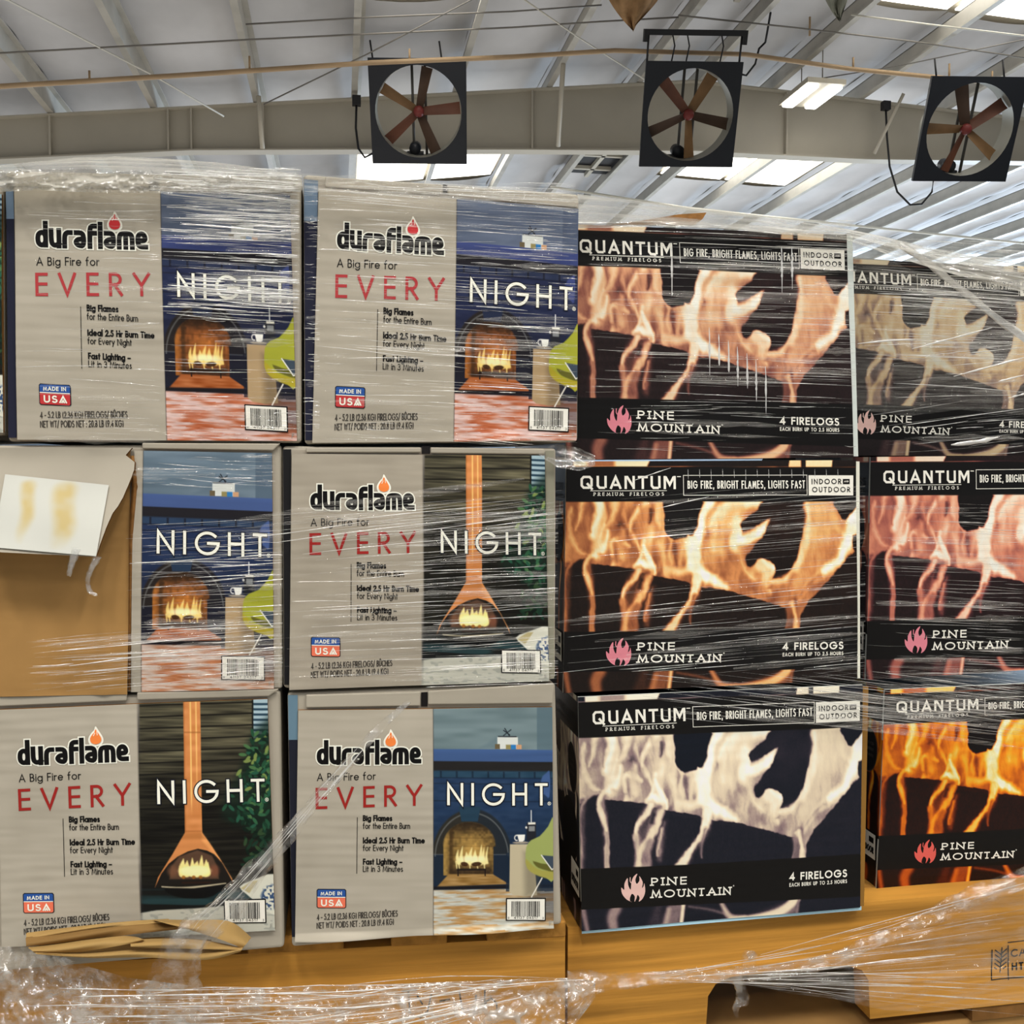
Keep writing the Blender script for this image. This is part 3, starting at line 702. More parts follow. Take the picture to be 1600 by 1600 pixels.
    q.put(q.m_poly([(868, 1276), (856, 1290), (842, 1305), (828, 1311), (820, 1322), (819, 1345), (823, 1356), (836, 1365), (852, 1370), (868, 1372)], .9, 2), K['chair'])
    q.put(q.m_poly([(819, 1340), (832, 1352), (846, 1359), (868, 1362), (868, 1374), (850, 1371), (834, 1365), (822, 1356)], 1.5, 2) * .85, K['seat'])
    q.put(q.m_poly([(831, 1344), (845, 1348), (868, 1352), (868, 1362), (846, 1357), (836, 1352)], 1.2, 2) * .9, (86, 84, 34))
    q.put(q.m_poly([(845, 1335), (868, 1337), (868, 1357), (862, 1357)], 1), (58, 70, 84)); q.put(q.m_line([(845, 1335), (862, 1358), (866, 1356)], .9, .6, 1), (214, 214, 208))
    q.put(q.m_line([(846, 1371), (829, 1401)], .9, .6), (226, 222, 212))
    # things on the mantel
    q.put(q.m_rect(774, 1151.5, 807, 1169.5, .5), (206, 210, 206)); q.put(q.m_rect(770, 1162, 778, 1169.5, .5), (100, 88, 64))
    for a, c in ((788, (140, 130, 84)), (796, (44, 116, 178)), (805, (196, 152, 116))): q.put(q.m_rect(a - .5, 1163, a + 8, 1170, .5), c)
    for a in ((786, 1138, 793, 1149), (796, 1140, 784, 1149), (784, 1141, 794, 1148)): q.put(q.m_line([a[:2], a[2:]], .8, .5), (34, 40, 48))
    q.put(q.m_rect(775, 1149.6, 805, 1151.4, .4), (40, 42, 48))
    p.c += (q.c - p.c) * pic[:, None]
    p.put(np.exp(-((x - 672.3) / .7) ** 2) * .6, (48, 46, 48))
    return grade(p.c)
def paint_stove(u, v, K, grey):
    xy = QE.xy(u, v); p = Paint(xy[:, 0], xy[:, 1]); x, y = p.x, p.y
    wv = (vn(x / 60, y / 5.5, 31) - .5) * 9 + (vn(x / 30, y / 24, 32) - .5) * 7
    p.c[:] = np.array(grey, float) + wv[:, None]
    xd = 211 + (y - 1095) * .0143
    pic = ss(-.5, .5, x - xd); q = Paint(x, y)
    yy = y + (x - 211) * .036
    row = np.floor((yy - 1103) / 17.6); fr = (yy - 1103) / 17.6 - row
    dark = 1 - .62 * ss(1150, 1300, y)
    lum = (.74 + .55 * (vn(row * 3.7 + x / 90, row * 1.3, 33) - .5) + .6 * (vn(x / 40, y / 2.2, 34) - .5)) * dark * (1 + .25 * ss(300, 400, x) * (1 - ss(1130, 1190, y)))
    q.c[:] = np.array((86, 82, 64))[None] * np.clip(lum, .12, 2)[:, None]
    q.put(np.exp(-(fr / .07) ** 2) + np.exp(-((fr - 1) / .07) ** 2), (14, 13, 11))
    q.put(ss(1355, 1400, y), (20, 22, 22))
    q.put(ss(1384, 1394, y) * ss(.35, .65, vn(x / 60, y / 8, 35)), (34, 58, 62))
    # window
    q.put(q.m_rect(395, 1080, 440, 1152, .8), (160, 184, 194))
    for k in range(8): q.put(q.m_rect(395, 1098 + k * 8.0, 440, 1101.5 + k * 8.0, .8), (36, 62, 80))
    q.put(q.m_rect(392.4, 1085, 395, 1165, .6), (20, 20, 18))
    # foliage
    rg = random.Random(4)
    q.put(q.m_poly([(396, 1140), (440, 1130), (440, 1330), (415, 1310), (380, 1290), (345, 1275), (352, 1235), (372, 1205), (385, 1170)], 10, 2) * .75, (16, 34, 26))
    for k in range(230):
        t = rg.random()
        cx = rg.gauss(410, 16) - 40 * math.exp(-((t - .62) / .12) ** 2) * rg.random(); cy = 1138 + 215 * t
        g = rg.choice([(46, 92, 62), (32, 74, 52), (22, 54, 38), (70, 108, 66), (34, 82, 62), (16, 42, 30), (12, 30, 22)])
        if t < .45 and rg.random() < .18: g = (116, 134, 72)
        if t > .72: g = tuple(c * .62 for c in g)
        q.put(q.m_ell(cx, cy, 6.5, 2.6, rg.uniform(-80, 80), .25), g)
    # chimney and hood
    ca = 282 + (y - 1095) * .018
    w = ss(-.6, .6, x - ca) * ss(-.6, .6, ca + 27 - x) * (y < 1300)
    q.put(w, K['copper'])
    q.c += (w * (vn(x / 20, y / 8, 36) - .5) * 26)[:, None]
    for dx, a in ((11, 1.0), (20, .9)): q.put(w * np.exp(-((x - ca - dx) / 1.1) ** 2) * a * (1 - ss(1150 if dx > 15 else 1235, 1275, y)), (246, 200, 120))
    q.put(w * np.exp(-((x - ca) / 2) ** 2) * .4, (150, 78, 30)); q.put(w * np.exp(-((y - 1143.5) / 1.2) ** 2) * .5, (130, 72, 30)); q.put(w * np.exp(-((y - 1296) / 2.2) ** 2) * .45, (140, 78, 34))
    hood = [(286, 1297), (312, 1297), (325, 1315), (340, 1338), (352, 1358), (360, 1371), (362, 1378), (356, 1366), (345, 1346), (332, 1332), (320, 1326), (306, 1323), (290, 1327), (274, 1335), (260, 1346), (248, 1362), (238, 1384), (243, 1368), (254, 1350), (266, 1331), (277, 1312)]
    q.put(q.m_poly([(306, 1323), (322, 1326), (338, 1336), (352, 1358), (362, 1378), (238, 1384), (254, 1352), (272, 1334), (290, 1326)], 1), (26, 23, 20))
    q.put(q.m_poly([(261, 1371), (264, 1350), (276, 1335), (305, 1325), (328, 1334), (337, 1352), (339, 1371)], 2) * .9, (92, 66, 50))
    q.put(q.m_ell(266, 1358, 8, 9, 0, .5) * .6, (126, 84, 60)); q.put(q.m_ell(332, 1358, 8, 9, 0, .5) * .6, (134, 78, 56))
    q.put(q.m_poly(hood, .8), K['copper']); q.put(q.m_poly([(312, 1297), (325, 1315), (340, 1338), (352, 1358), (360, 1371), (345, 1346), (325, 1325), (312, 1310)], 3) * .5, (250, 180, 110))
    q.put(q.m_poly([(286, 1297), (312, 1297), (318, 1308), (280, 1308)], 3) * .35, (150, 90, 40))
    for k, (fx, top, r) in enumerate([(282, 1339, 4.5), (288, 1342, 4), (296, 1338, 3.4), (304, 1343, 4.4), (311, 1334, 4), (318, 1341, 4), (321, 1345, 3)]):
        q.put(q.m_line([(fx, 1362), (fx - 1 + k % 3, 1352), (fx + 1, top)], [r + 2, r + .6, .5], 1.5) * .95, (250, 232, 150))
    q.put(q.m_ell(301, 1358, 24, 8, 0, .25) * .95, (254, 240, 176))
    for a in (283, 299, 310): q.put(q.m_ell(a, 1368, 3, 2.8, 0, .3) * .8, (150, 92, 30))
    q.put(q.m_rect(280, 1375, 326, 1378, .8), (40, 24, 18))
    q.put(q.m_line([(249, 1383), (280, 1385), (310, 1383), (350, 1378)], [1, 1.6, 1.6, .8], .8), (176, 166, 140)); q.put(q.m_poly([(252, 1385), (300, 1386), (348, 1381), (330, 1398), (300, 1402), (268, 1398)], 1.5, 2), (10, 11, 12))
    # rug and cushion
    q.put(q.m_poly([(200, 1428), (240, 1421), (300, 1418), (345, 1414), (440, 1402), (440, 1500), (200, 1500)], 1.4), (184, 184, 172))
    q.put((y > 1414) * ss(.62, .75, vn(x / 8, y / 3, 37)) * .5 * (y > 1418 + (300 - x) * .05), (132, 136, 130))
    q.put(q.m_poly([(372, 1384), (392, 1374), (440, 1364), (440, 1424), (414, 1422), (396, 1406), (384, 1396)], 1.2, 2), (206, 206, 192))
    q.put(q.m_poly([(374, 1386), (392, 1375), (402, 1374), (388, 1394)], 1.2), (176, 164, 120))
    q.put(q.m_ell(424, 1400, 17, 19, 10, .2) * ss(.4, .56, vn(x / 3, y / 3, 38)), (52, 76, 112))
    p.c += (q.c - p.c) * pic[:, None]
    p.put(np.exp(-((x - xd) / .7) ** 2) * .6, (48, 46, 48))
    return grade(p.c)
STOVE = dict(copper=(204, 132, 76))
# ------------------------------------------------------------------ cartons
YL, YQ = 1.05, 1.12            # front planes of the two loads
ZL = at(880, 1441, YL + .01).z; ZR = at(905, 1457, YQ).z      # deck heights of the two pallets
def pxq(q, Y): return [at(px, py, Y) for px, py in q]
def sheet(mb, face, us, vs, colfn, mat, edge=None, thick=.004):
    """a printed sheet of board on a face, with its cut edges"""
    U, V = np.meshgrid(us, vs); P = face.P(U.ravel(), V.ravel()).reshape(len(vs), len(us), 3)
    mb.grid(P, mat, colfn(U.ravel(), V.ravel()))
    if edge is not None:
        step = 6
        ring = [P[0, j] for j in range(0, P.shape[1] - 1, step)] + [P[i, -1] for i in range(0, P.shape[0] - 1, step)] + [P[-1, j] for j in range(P.shape[1] - 1, 0, -step)] + [P[i, 0] for i in range(P.shape[0] - 1, 0, -step)]
        ring = np.array(ring); n = len(ring); back = ring - face.n * thick
        mb.add(np.concatenate([ring, back]), [(i, (i + 1) % n, (i + 1) % n + n, i + n) for i in range(n)], edge)
        b = [P[0, 0], P[0, -1], P[-1, -1], P[-1, 0]]
        mb.add([p - face.n * thick for p in b], [(0, 1, 2, 3)], edge)

def body(rt, quad, Y, depth, mats, strips=(), name='carton_body', w=.004):
    f = pxq(quad, Y); b = [p + Vector((0, depth, 0)) for p in f]
    mb = MB(); mb.hexa([tuple(p) for p in f + b], 0)
    o = mb.build(name, mats, rt); bevel(o, w, 3)
    if strips:
        for q, c in strips:
            sb = MB(); a = pxq(q, Y - .0012); n = 8
            g = np.array([[np.array(a[0]) * (1 - t) + np.array(a[3]) * t, np.array(a[1]) * (1 - t) + np.array(a[2]) * t] for t in np.linspace(0, 1, n)])
            cc = np.repeat(grade(np.array([c] * 2 * n, float)).reshape(n, 2, 4), 1, 0)
            sb.grid(g, 0, cc)
            sb.build('printed_corner', M['matt_print'], rt)
    return o
def flap(rt, quad, Y, t=.004, name='top_flap', mat='grey'):
    f = pxq(quad, Y); b = [p + Vector((0, t, 0)) for p in f]
    mb = MB(); mb.hexa([tuple(p) for p in f + b], 0)
    return bevel(mb.build(name, [M[mat]], rt), .0012, 2)

def barcode(rt, panel, face, q):
    mb = MB(); k = Ink(mb, face, QF)
    x0, y0, x1, y1 = q
    k.rect(x0, y0, x1, y1, 0, .0006); k.rect(x0 + 1.8, y0 + 1.8, x1 - 1.8, y1 - 1.8, 1, .0009)
    rg = random.Random(41137); x = x0 + 9
    while x < x1 - 9:
        w = rg.choice([.5, .5, .9, 1.4]); k.rect(x, y0 + 5, x + w, y1 - 7.2, 0, .0012, 2); x += w + rg.choice([.5, .8, 1.2])
    k.text('0', (x0 + 3.2, y1 - 3.2), (x0 + 5.4, y1 - 3.2), 3.4, .5, 0, lift=.0012)
    k.text('41137 04517', (x0 + 13, y1 - 3.2), (x1 - 13, y1 - 3.2), 4, .55, 0, lift=.0012, track=.3)
    k.text('3', (x1 - 5.6, y1 - 3.2), (x1 - 3.4, y1 - 3.2), 3.4, .5, 0, lift=.0012)
    o = mb.build('barcode_label', [M['ink'], M['label_white']], rt); o.parent = panel
    return o
def badge(rt, panel, face, red):
    mb = MB(); k = Ink(mb, face, QF)
    def rnd(x0, y0, x1, y1, c): return [(x0 + c, y0), (x1 - c, y0), (x1, y0 + c), (x1, y1 - c), (x1 - c, y1), (x0 + c, y1), (x0, y1 - c), (x0, y0 + c)]
    k.poly(rnd(493.5, 1387.5, 538, 1418, 2), 0, .0005)
    k.poly(rnd(494.7, 1388.7, 536.8, 1416.8, 1.5), 1, .0007)
    k.rect(494.7, 1399.6, 536.8, 1400.8, 2, .0011)
    k.poly([(494.7, 1400.8), (536.8, 1400.8), (536.8, 1415.3), (535.3, 1416.8), (496.2, 1416.8), (494.7, 1415.3)], 3, .0009)
    k.text('MADE IN', (499.5, 1397.6), (531.5, 1396.9), 6.0, 1.15, 2, .22, .0011)
    k.text('US~', (500, 1414.6), (532.5, 1414.2), 10.6, 2.1, 2, .2, .0012)
    o = mb.build('origin_badge', [M['navy'], M['blue'], M['cream'], M[red]], rt); o.parent = panel

def grey_print(mb, face, m, left=True, right=True):
    """m: material numbers of the inks"""
    k = Ink(mb, face, QF)
    if left:
        # fat logo with a white outline and a flame drop
        runs = []; x = 0; unit = 24.0; hs = .905
        for (gw, st), ext in zip(FAT, [.5, .5, .38, .5, .36, 0, .5, .86, .52]):
            for pl in st: runs.append([(3.6 + (x + a) * unit * hs, 3.6 + b * unit) for a, b in pl])
            x += ext + .365
        base = ((493.5, 1193.5), (654, 1191))
        dx = lambda s_: [(606 + a * s_, 1155 + b * s_) for a, b in smooth_line([(0, -14), (4, -8), (9, 1), (7.5, 8), (0, 11), (-7.5, 8), (-9, 1), (-5, -6), (-2, -9)], 3, True)]
        k.poly(dx(1.2), m['cream'], .0003)
        k.strokes(runs, 10.6, m['cream'], .0004, base)
        k.strokes(runs, 6.9, m['ink'], .0007, base)
        k.poly(dx(.88), m['drop'], .0009)
        k.strokes([[(605, 1148), (603, 1152)], [(608, 1145), (608.5, 1151)]], .9, m['cream'], .0011)
        k.text('A Big Fire for', (494, 1219.3), (583, 1216.5), 12.2, 1.35, m['ink'], .17)
        k.text('EVERY', (492, 1262.8), (655, 1256.4), 33.2, 4.3, m['red'], .52)
        k.strokes([[(555, 1275.6), (554.2, 1363)]], .9, m['ink'], .0004)
        for t, y, x1, w in (('Big Flames', 1281.4, 608.5, 1.9), ('for the Entire Burn', 1293.4, 636, 1.15), ('Ideal 2.5 Hr Burn Time', 1316.2, 659, 1.9), ('for Every Night', 1328, 626, 1.15), ('Fast Lighting _', 1349.4, 624, 1.9), ('Lit in 3 Minutes', 1360.6, 625, 1.15)):
            k.text(t, (563.4, y), (x1, y - (x1 - 563) * .004), 9.6, w, m['ink'], .16)
        k.text('4 - 5.2 LB (2.36 KG) FIRELOGS/ B^CHES', (493.5, 1437.6), (617, 1430.6), 10.0, 1.25, m['ink_grey'], .22, space=.3)
        k.text('NET WT/ POIDS NET : 20.8 LB (9.4 KG)', (493.3, 1451), (611, 1443.6), 10.0, 1.25, m['ink_grey'], .22, space=.3)
    if right:
        k.text('NIGHT', (693.6, 1255.4), (855, 1256.8), 34.4, 4.2, m['cream'], .42, .0006, halo=(1.5, m['navy']))
        k.strokes([[(857.6 + 2.6 * math.cos(a * .7), 1254 + 2.6 * math.sin(a * .7)) for a in range(10)]], .6, m['cream'], .0008)
        k.strokes([[(856.9, 1255.4), (856.9, 1252.6), (858.3, 1253), (858.2, 1254), (857, 1254.2), (858.5, 1255.5)]], .5, m['cream'], .0008)
        k.text('F', (857.5, 1446), (861, 1445.6), 6, .8, m['grey_ink'])

PANEL_MATS = ['matt_print', 'kraft_dark', 'ink', 'cream', 'red', 'navy', 'drop_red', 'grey_ink', 'ink_grey']
def grey_carton(label, bq, pq, Y, art, K, top, red='red', drop='drop_orange', bred='coral', grey=(168, 161, 147), strips=(), flaps=(), depth=.34, fn=None, seed=1, us=None, code=(787.5, 1402, 852, 1438.6), text=(True, True), front='grey'):
    c = pxq(bq, Y + .004); base = (c[2] + c[3]) / 2 + Vector((0, depth / 2, 0))
    rt = root('firelog_carton', label, 'box', base, 'grey firelog cartons on the pallet')
    body(rt, bq, Y + .004, depth, [M[front]], strips)
    for fq in flaps: flap(rt, fq, Y - .0005)
    face = Face(*pxq(pq, Y), bulge=.003, seed=seed, fn=fn)
    mats = list(PANEL_MATS); mats[4] = red; mats[6] = drop
    if us is None: us = np.concatenate([np.linspace(0, .517, 70), np.linspace(.519, .523, 4), np.linspace(.525, 1, 215)])
    mb = MB(); sheet(mb, face, us, np.linspace(0, 1, 360), lambda u, v: art(u, v, K, grey), 0, 1)
    grey_print(mb, face, dict(ink=2, cream=3, red=4, navy=5, drop=6, grey_ink=7, ink_grey=8), *text)
    pan = mb.build('front_panel', [M[m] for m in mats], rt)
    barcode(rt, pan, face, code)
    if text[0]: badge(rt, pan, face, bred)
    return rt, face, pan

WARM, COOL = HEARTH['warm'], HEARTH['cool']
MID = dict(WARM, **tone(dict(wall=(120, 146, 168), wall2=(92, 118, 144), mantel=(74, 104, 176), brick=(44, 72, 112), blue=(34, 54, 98), fireback=(164, 92, 34), floor_a=(190, 112, 66), floor_b=(206, 186, 174))))
NAVY, SKY, GREYC = (32, 34, 52), (104, 124, 146), (170, 163, 150)
# top row, left
grey_carton('grey carton printed with a blue hearth, top row left, under the thickest crumpled film',
    [(8, 266), (471, 276), (471, 692), (12, 690)], [(22, 293), (453, 304), (464, 689), (27, 687)], YL, paint_hearth, WARM, 0, 'red_pink', 'drop_red', 'badge_red', seed=1,
    strips=[([(9, 296), (21, 296), (22, 342), (10, 342)], SKY), ([(10, 342), (22, 342), (26, 684), (13, 684)], NAVY), ([(231, 280), (248, 280), (249, 299), (232, 299)], (30, 28, 28)), ([(10, 276), (22, 276), (22, 296), (10, 296)], (40, 40, 48))],
    flaps=[[(22, 268), (231, 272), (232, 292), (22, 290)], [(249, 272), (462, 279), (455, 301), (249, 297)]])
# top row, second
grey_carton('grey carton printed with a blue hearth, top row, beside the black cartons',
    [(474, 272), (905, 303), (903, 690), (476, 694)], [(498, 293), (904, 326), (901, 688), (488, 692)], YL, paint_hearth, WARM, 0, 'red_pink', 'drop_red', 'badge_red', seed=2,
    strips=[([(475, 280), (497, 282), (496, 346), (475, 345)], SKY), ([(475, 345), (496, 346), (488, 688), (477, 688)], NAVY), ([(692, 288), (699, 289), (699, 304), (692, 303)], (30, 28, 28))],
    flaps=[[(508, 276), (691, 288), (691, 304), (508, 292)], [(700, 290), (903, 305), (903, 324), (700, 306)]],
    fn=lambda u, v: .004 * ss(.94, 1, v) * np.exp(-((u - .72) / .1) ** 2))
# middle row, second: hood stove
grey_carton('grey carton printed with an orange hood stove, middle row under the second hearth carton',
    [(441, 697), (869, 700), (868, 1062), (443, 1076)], [(456, 709), (851, 712), (858, 1064), (452, 1078)], YL, paint_stove, STOVE, 0, seed=3, grey=(158, 150, 136),
    strips=[([(442, 702), (455, 702), (452, 1070), (444, 1070)], (26, 26, 28)), ([(659, 697), (672, 697), (672, 709), (659, 709)], (28, 26, 26)), ([(852, 704), (866, 704), (866, 1060), (858, 1060)], (134, 132, 116))],
    flaps=[[(478, 699), (658, 699), (658, 707), (478, 707)], [(673, 699), (851, 701), (851, 710), (673, 708)]])
# bottom row, left: hood stove
grey_carton('grey carton printed with an orange hood stove, bottom row beside the folded kraft paper',
    [(-14, 1092), (438, 1080), (444, ypx(444, YL + .004, ZL)), (-2, ypx(-2, YL + .004, ZL))], [(-5, 1109), (418, 1092), (430, 1453), (3, 1480)], YL, paint_stove, STOVE, 0, seed=4, grey=(168, 161, 147),
    flaps=[[(-5, 1089), (198, 1084), (198, 1095), (-5, 1104)], [(214, 1082), (436, 1077), (420, 1088), (214, 1094)]])
# bottom row, second: hearth
grey_carton('grey carton with a bright blue hearth and yellow fire, bottom row on the pallet',
    [(449, 1083), (868, 1068), (878, ypx(878, YL + .004, ZL)), (456, ypx(456, YL + .004, ZL))], [(466, 1110), (863, 1105), (865, 1450), (461, 1470)], YL, paint_hearth, COOL, 0, seed=5,
    strips=[([(450, 1086), (465, 1086), (465, 1156), (451, 1156)], (96, 124, 142)), ([(451, 1156), (465, 1156), (461, 1464), (456, 1464)], (28, 30, 42)), ([(658, 1082), (668, 1081), (668, 1104), (658, 1104)], (24, 22, 22))],
    flaps=[[(478, 1086), (657, 1081), (657, 1103), (478, 1106)], [(669, 1080), (866, 1068), (864, 1099), (669, 1101)]],
    fn=lambda u, v: .007 * ss(.968, 1, v) * (.6 + .4 * np.sin(u * 11)))
# a sliver of the carton further left in the top row
grey_carton('grey carton edge with green leaves and pale rug, left end of top row',
    [(-420, 262), (4, 290), (6, 680), (-410, 690)], [(-400, 284), (2, 303), (4.5, 676), (-396, 684)], YL, paint_stove, STOVE, 0, seed=6, text=(False, False))

# the rows go on to the left, out of the picture
for lab, q in (('grey carton beyond the torn one, past the left end of the middle row', [(-470, 692), (-84, 697), (-90, 1086), (-470, 1096)]),
               ('grey carton past the left end of the bottom row', [(-480, 1100), (-22, 1096), (-10, ypx(-10, YL + .004, ZL)), (-480, ypx(-480, YL + .004, ZL))])):
    pq = [(q[0][0] + 14, q[0][1] + 16), (q[1][0] - 16, q[1][1] + 14), (q[2][0] - 14, q[2][1] - 8), (q[3][0] + 12, q[3][1] - 10)]
    grey_carton(lab, q, pq, YL, paint_stove, STOVE, 0, seed=8, text=(False, False), us=np.linspace(0, 1, 120))
# middle row, left: torn open
rt, fc, pan = grey_carton('grey hearth carton torn open to brown board, with a glue-stained paper flap',
    [(-30, 696), (440, 695), (441, 1077), (-38, 1087)], [(-4, 700), (425, 708), (428, 1076), (-18, 1087)], YL, paint_hearth, MID, 0, seed=7,
    us=np.concatenate([np.linspace(.487, .517, 6), np.linspace(.519, .523, 4), np.linspace(.525, 1, 215)]), text=(False, True),
    flaps=[[(222, 692), (438, 693), (427, 704), (222, 701)]])
mb = MB()
g = Face(*pxq([(-30, 706), (204, 700), (200, 1084), (-38, 1088)], YL + .0015), bulge=.0, seed=9, flute=.0003, fn=lambda u, v: .0016 * np.exp(-((u - .84) / .05) ** 2) * ss(.45, .6, v) + .003 * ss(.6, 1, v))
U, V = np.meshgrid(np.linspace(0, 1, 50), np.linspace(0, 1, 80)); mb.grid(g.P(U.ravel(), V.ravel()).reshape(80, 50, 3), 0)
mb.build('torn_inner_layer', [M['kraft']], rt)
mb = MB()      # two torn layers of corrugated board beside the hole
for dy, w in ((-.002, 1.0), (.0005, 1.6)):
    pl = [at(207, 712, YL + dy), at(211, 760, YL + dy), at(206, 830, YL + dy), at(204, 930, YL + dy), at(202, 1078, YL + dy)]
    mb.tube(pl, [.0012 * w, .0022 * w, .0018 * w, .0012 * w, .0010 * w], 6, 0)
mb.build('torn_edge', [M['kraft_dark']], rt)
def flapY(py, px=0): return YL - .004 - .036 * max(0, (py - 712) / 150) ** 1.15 + .0018 * math.sin(px * .05 + py * .025) + .001 * math.sin(px * .013 - py * .05)
mb = MB()
outline = [(-60, 700), (60, 700), (150, 706), (207, 712), (212, 727), (203, 752), (190, 782), (176, 800), (166, 822), (157, 846), (150, 867), (60, 858), (-70, 850)]
rows = np.linspace(0, 1, 16); P1 = []
for t in rows:
    py = 700 + t * 167; r_ = []
    xr = np.interp(py, [700, 712, 727, 752, 782, 800, 822, 846, 867], [60, 207, 212, 203, 190, 176, 166, 157, 150]) if py > 705 else 206
    for s_ in np.linspace(0, 1, 26):
        px = -60 + s_ * (xr + 60); yy = py + (s_ * 10 - 7 if t > .5 else 0) * t
        r_.append(at(px, yy, flapY(yy, px)))
    P1.append(r_)
P1 = np.array(P1); mb.grid(P1, 0); mb.grid(P1 + np.array([0, .006, 0]), 1)
ring = np.array([P1[0, j] for j in range(26)] + [P1[i, -1] for i in range(1, 16)] + [P1[-1, j] for j in range(24, -1, -1)] + [P1[i, 0] for i in range(14, 0, -1)])
n = len(ring); mb.add(np.concatenate([ring, ring + np.array([0, .006, 0])]), [(i, (i + 1) % n, (i + 1) % n + n, i + n) for i in range(n)], 1)
tf = mb.build('torn_flap', [M['grey'], M['kraft_dark']], rt); tf['label'] = 'grey front flap torn and folded up, brown edges'
mb = MB(); P2 = []; col = []
for v in np.linspace(0, 1, 60):
    r_ = []; c_ = []
    for u in np.linspace(0, 1, 80):
        px = (8 + u * 162) * (1 - v) + (-12 + u * 162) * v; py = (741 + u * 17) * (1 - v) + (855 + u * 14) * v
        r_.append(at(px, py, flapY(py, px) - .0022))
        s1 = ss(.09, .0, np.hypot((u - .26 + .02 * math.sin(v * 9)) / 1.0, max(0, v - .5) * .18 + max(0, .12 - v)) - .02 * (1 - v)) * (v < .93)
        s2 = ss(.16, .03, np.hypot((u - .62 + .03 * math.sin(v * 7)), max(0, v - .55) * .34 + max(0, .12 - v))) * (v < .95)
        k = float(max(s1, s2)) * (.6 + .5 * float(vn(np.array([u * 14]), np.array([v * 11]), 44)[0]))
        c_.append(np.array((190, 191, 184)) + (np.array((186, 168, 118)) - np.array((190, 191, 184))) * min(1, k))
    P2.append(r_); col.append(c_)
mb.grid(np.array(P2), 0, grade(np.array(col).reshape(-1, 3)))
pl = mb.build('paper_label', [M['paper']], rt); pl.parent = tf; pl['label'] = 'white paper with two yellow glue stains'

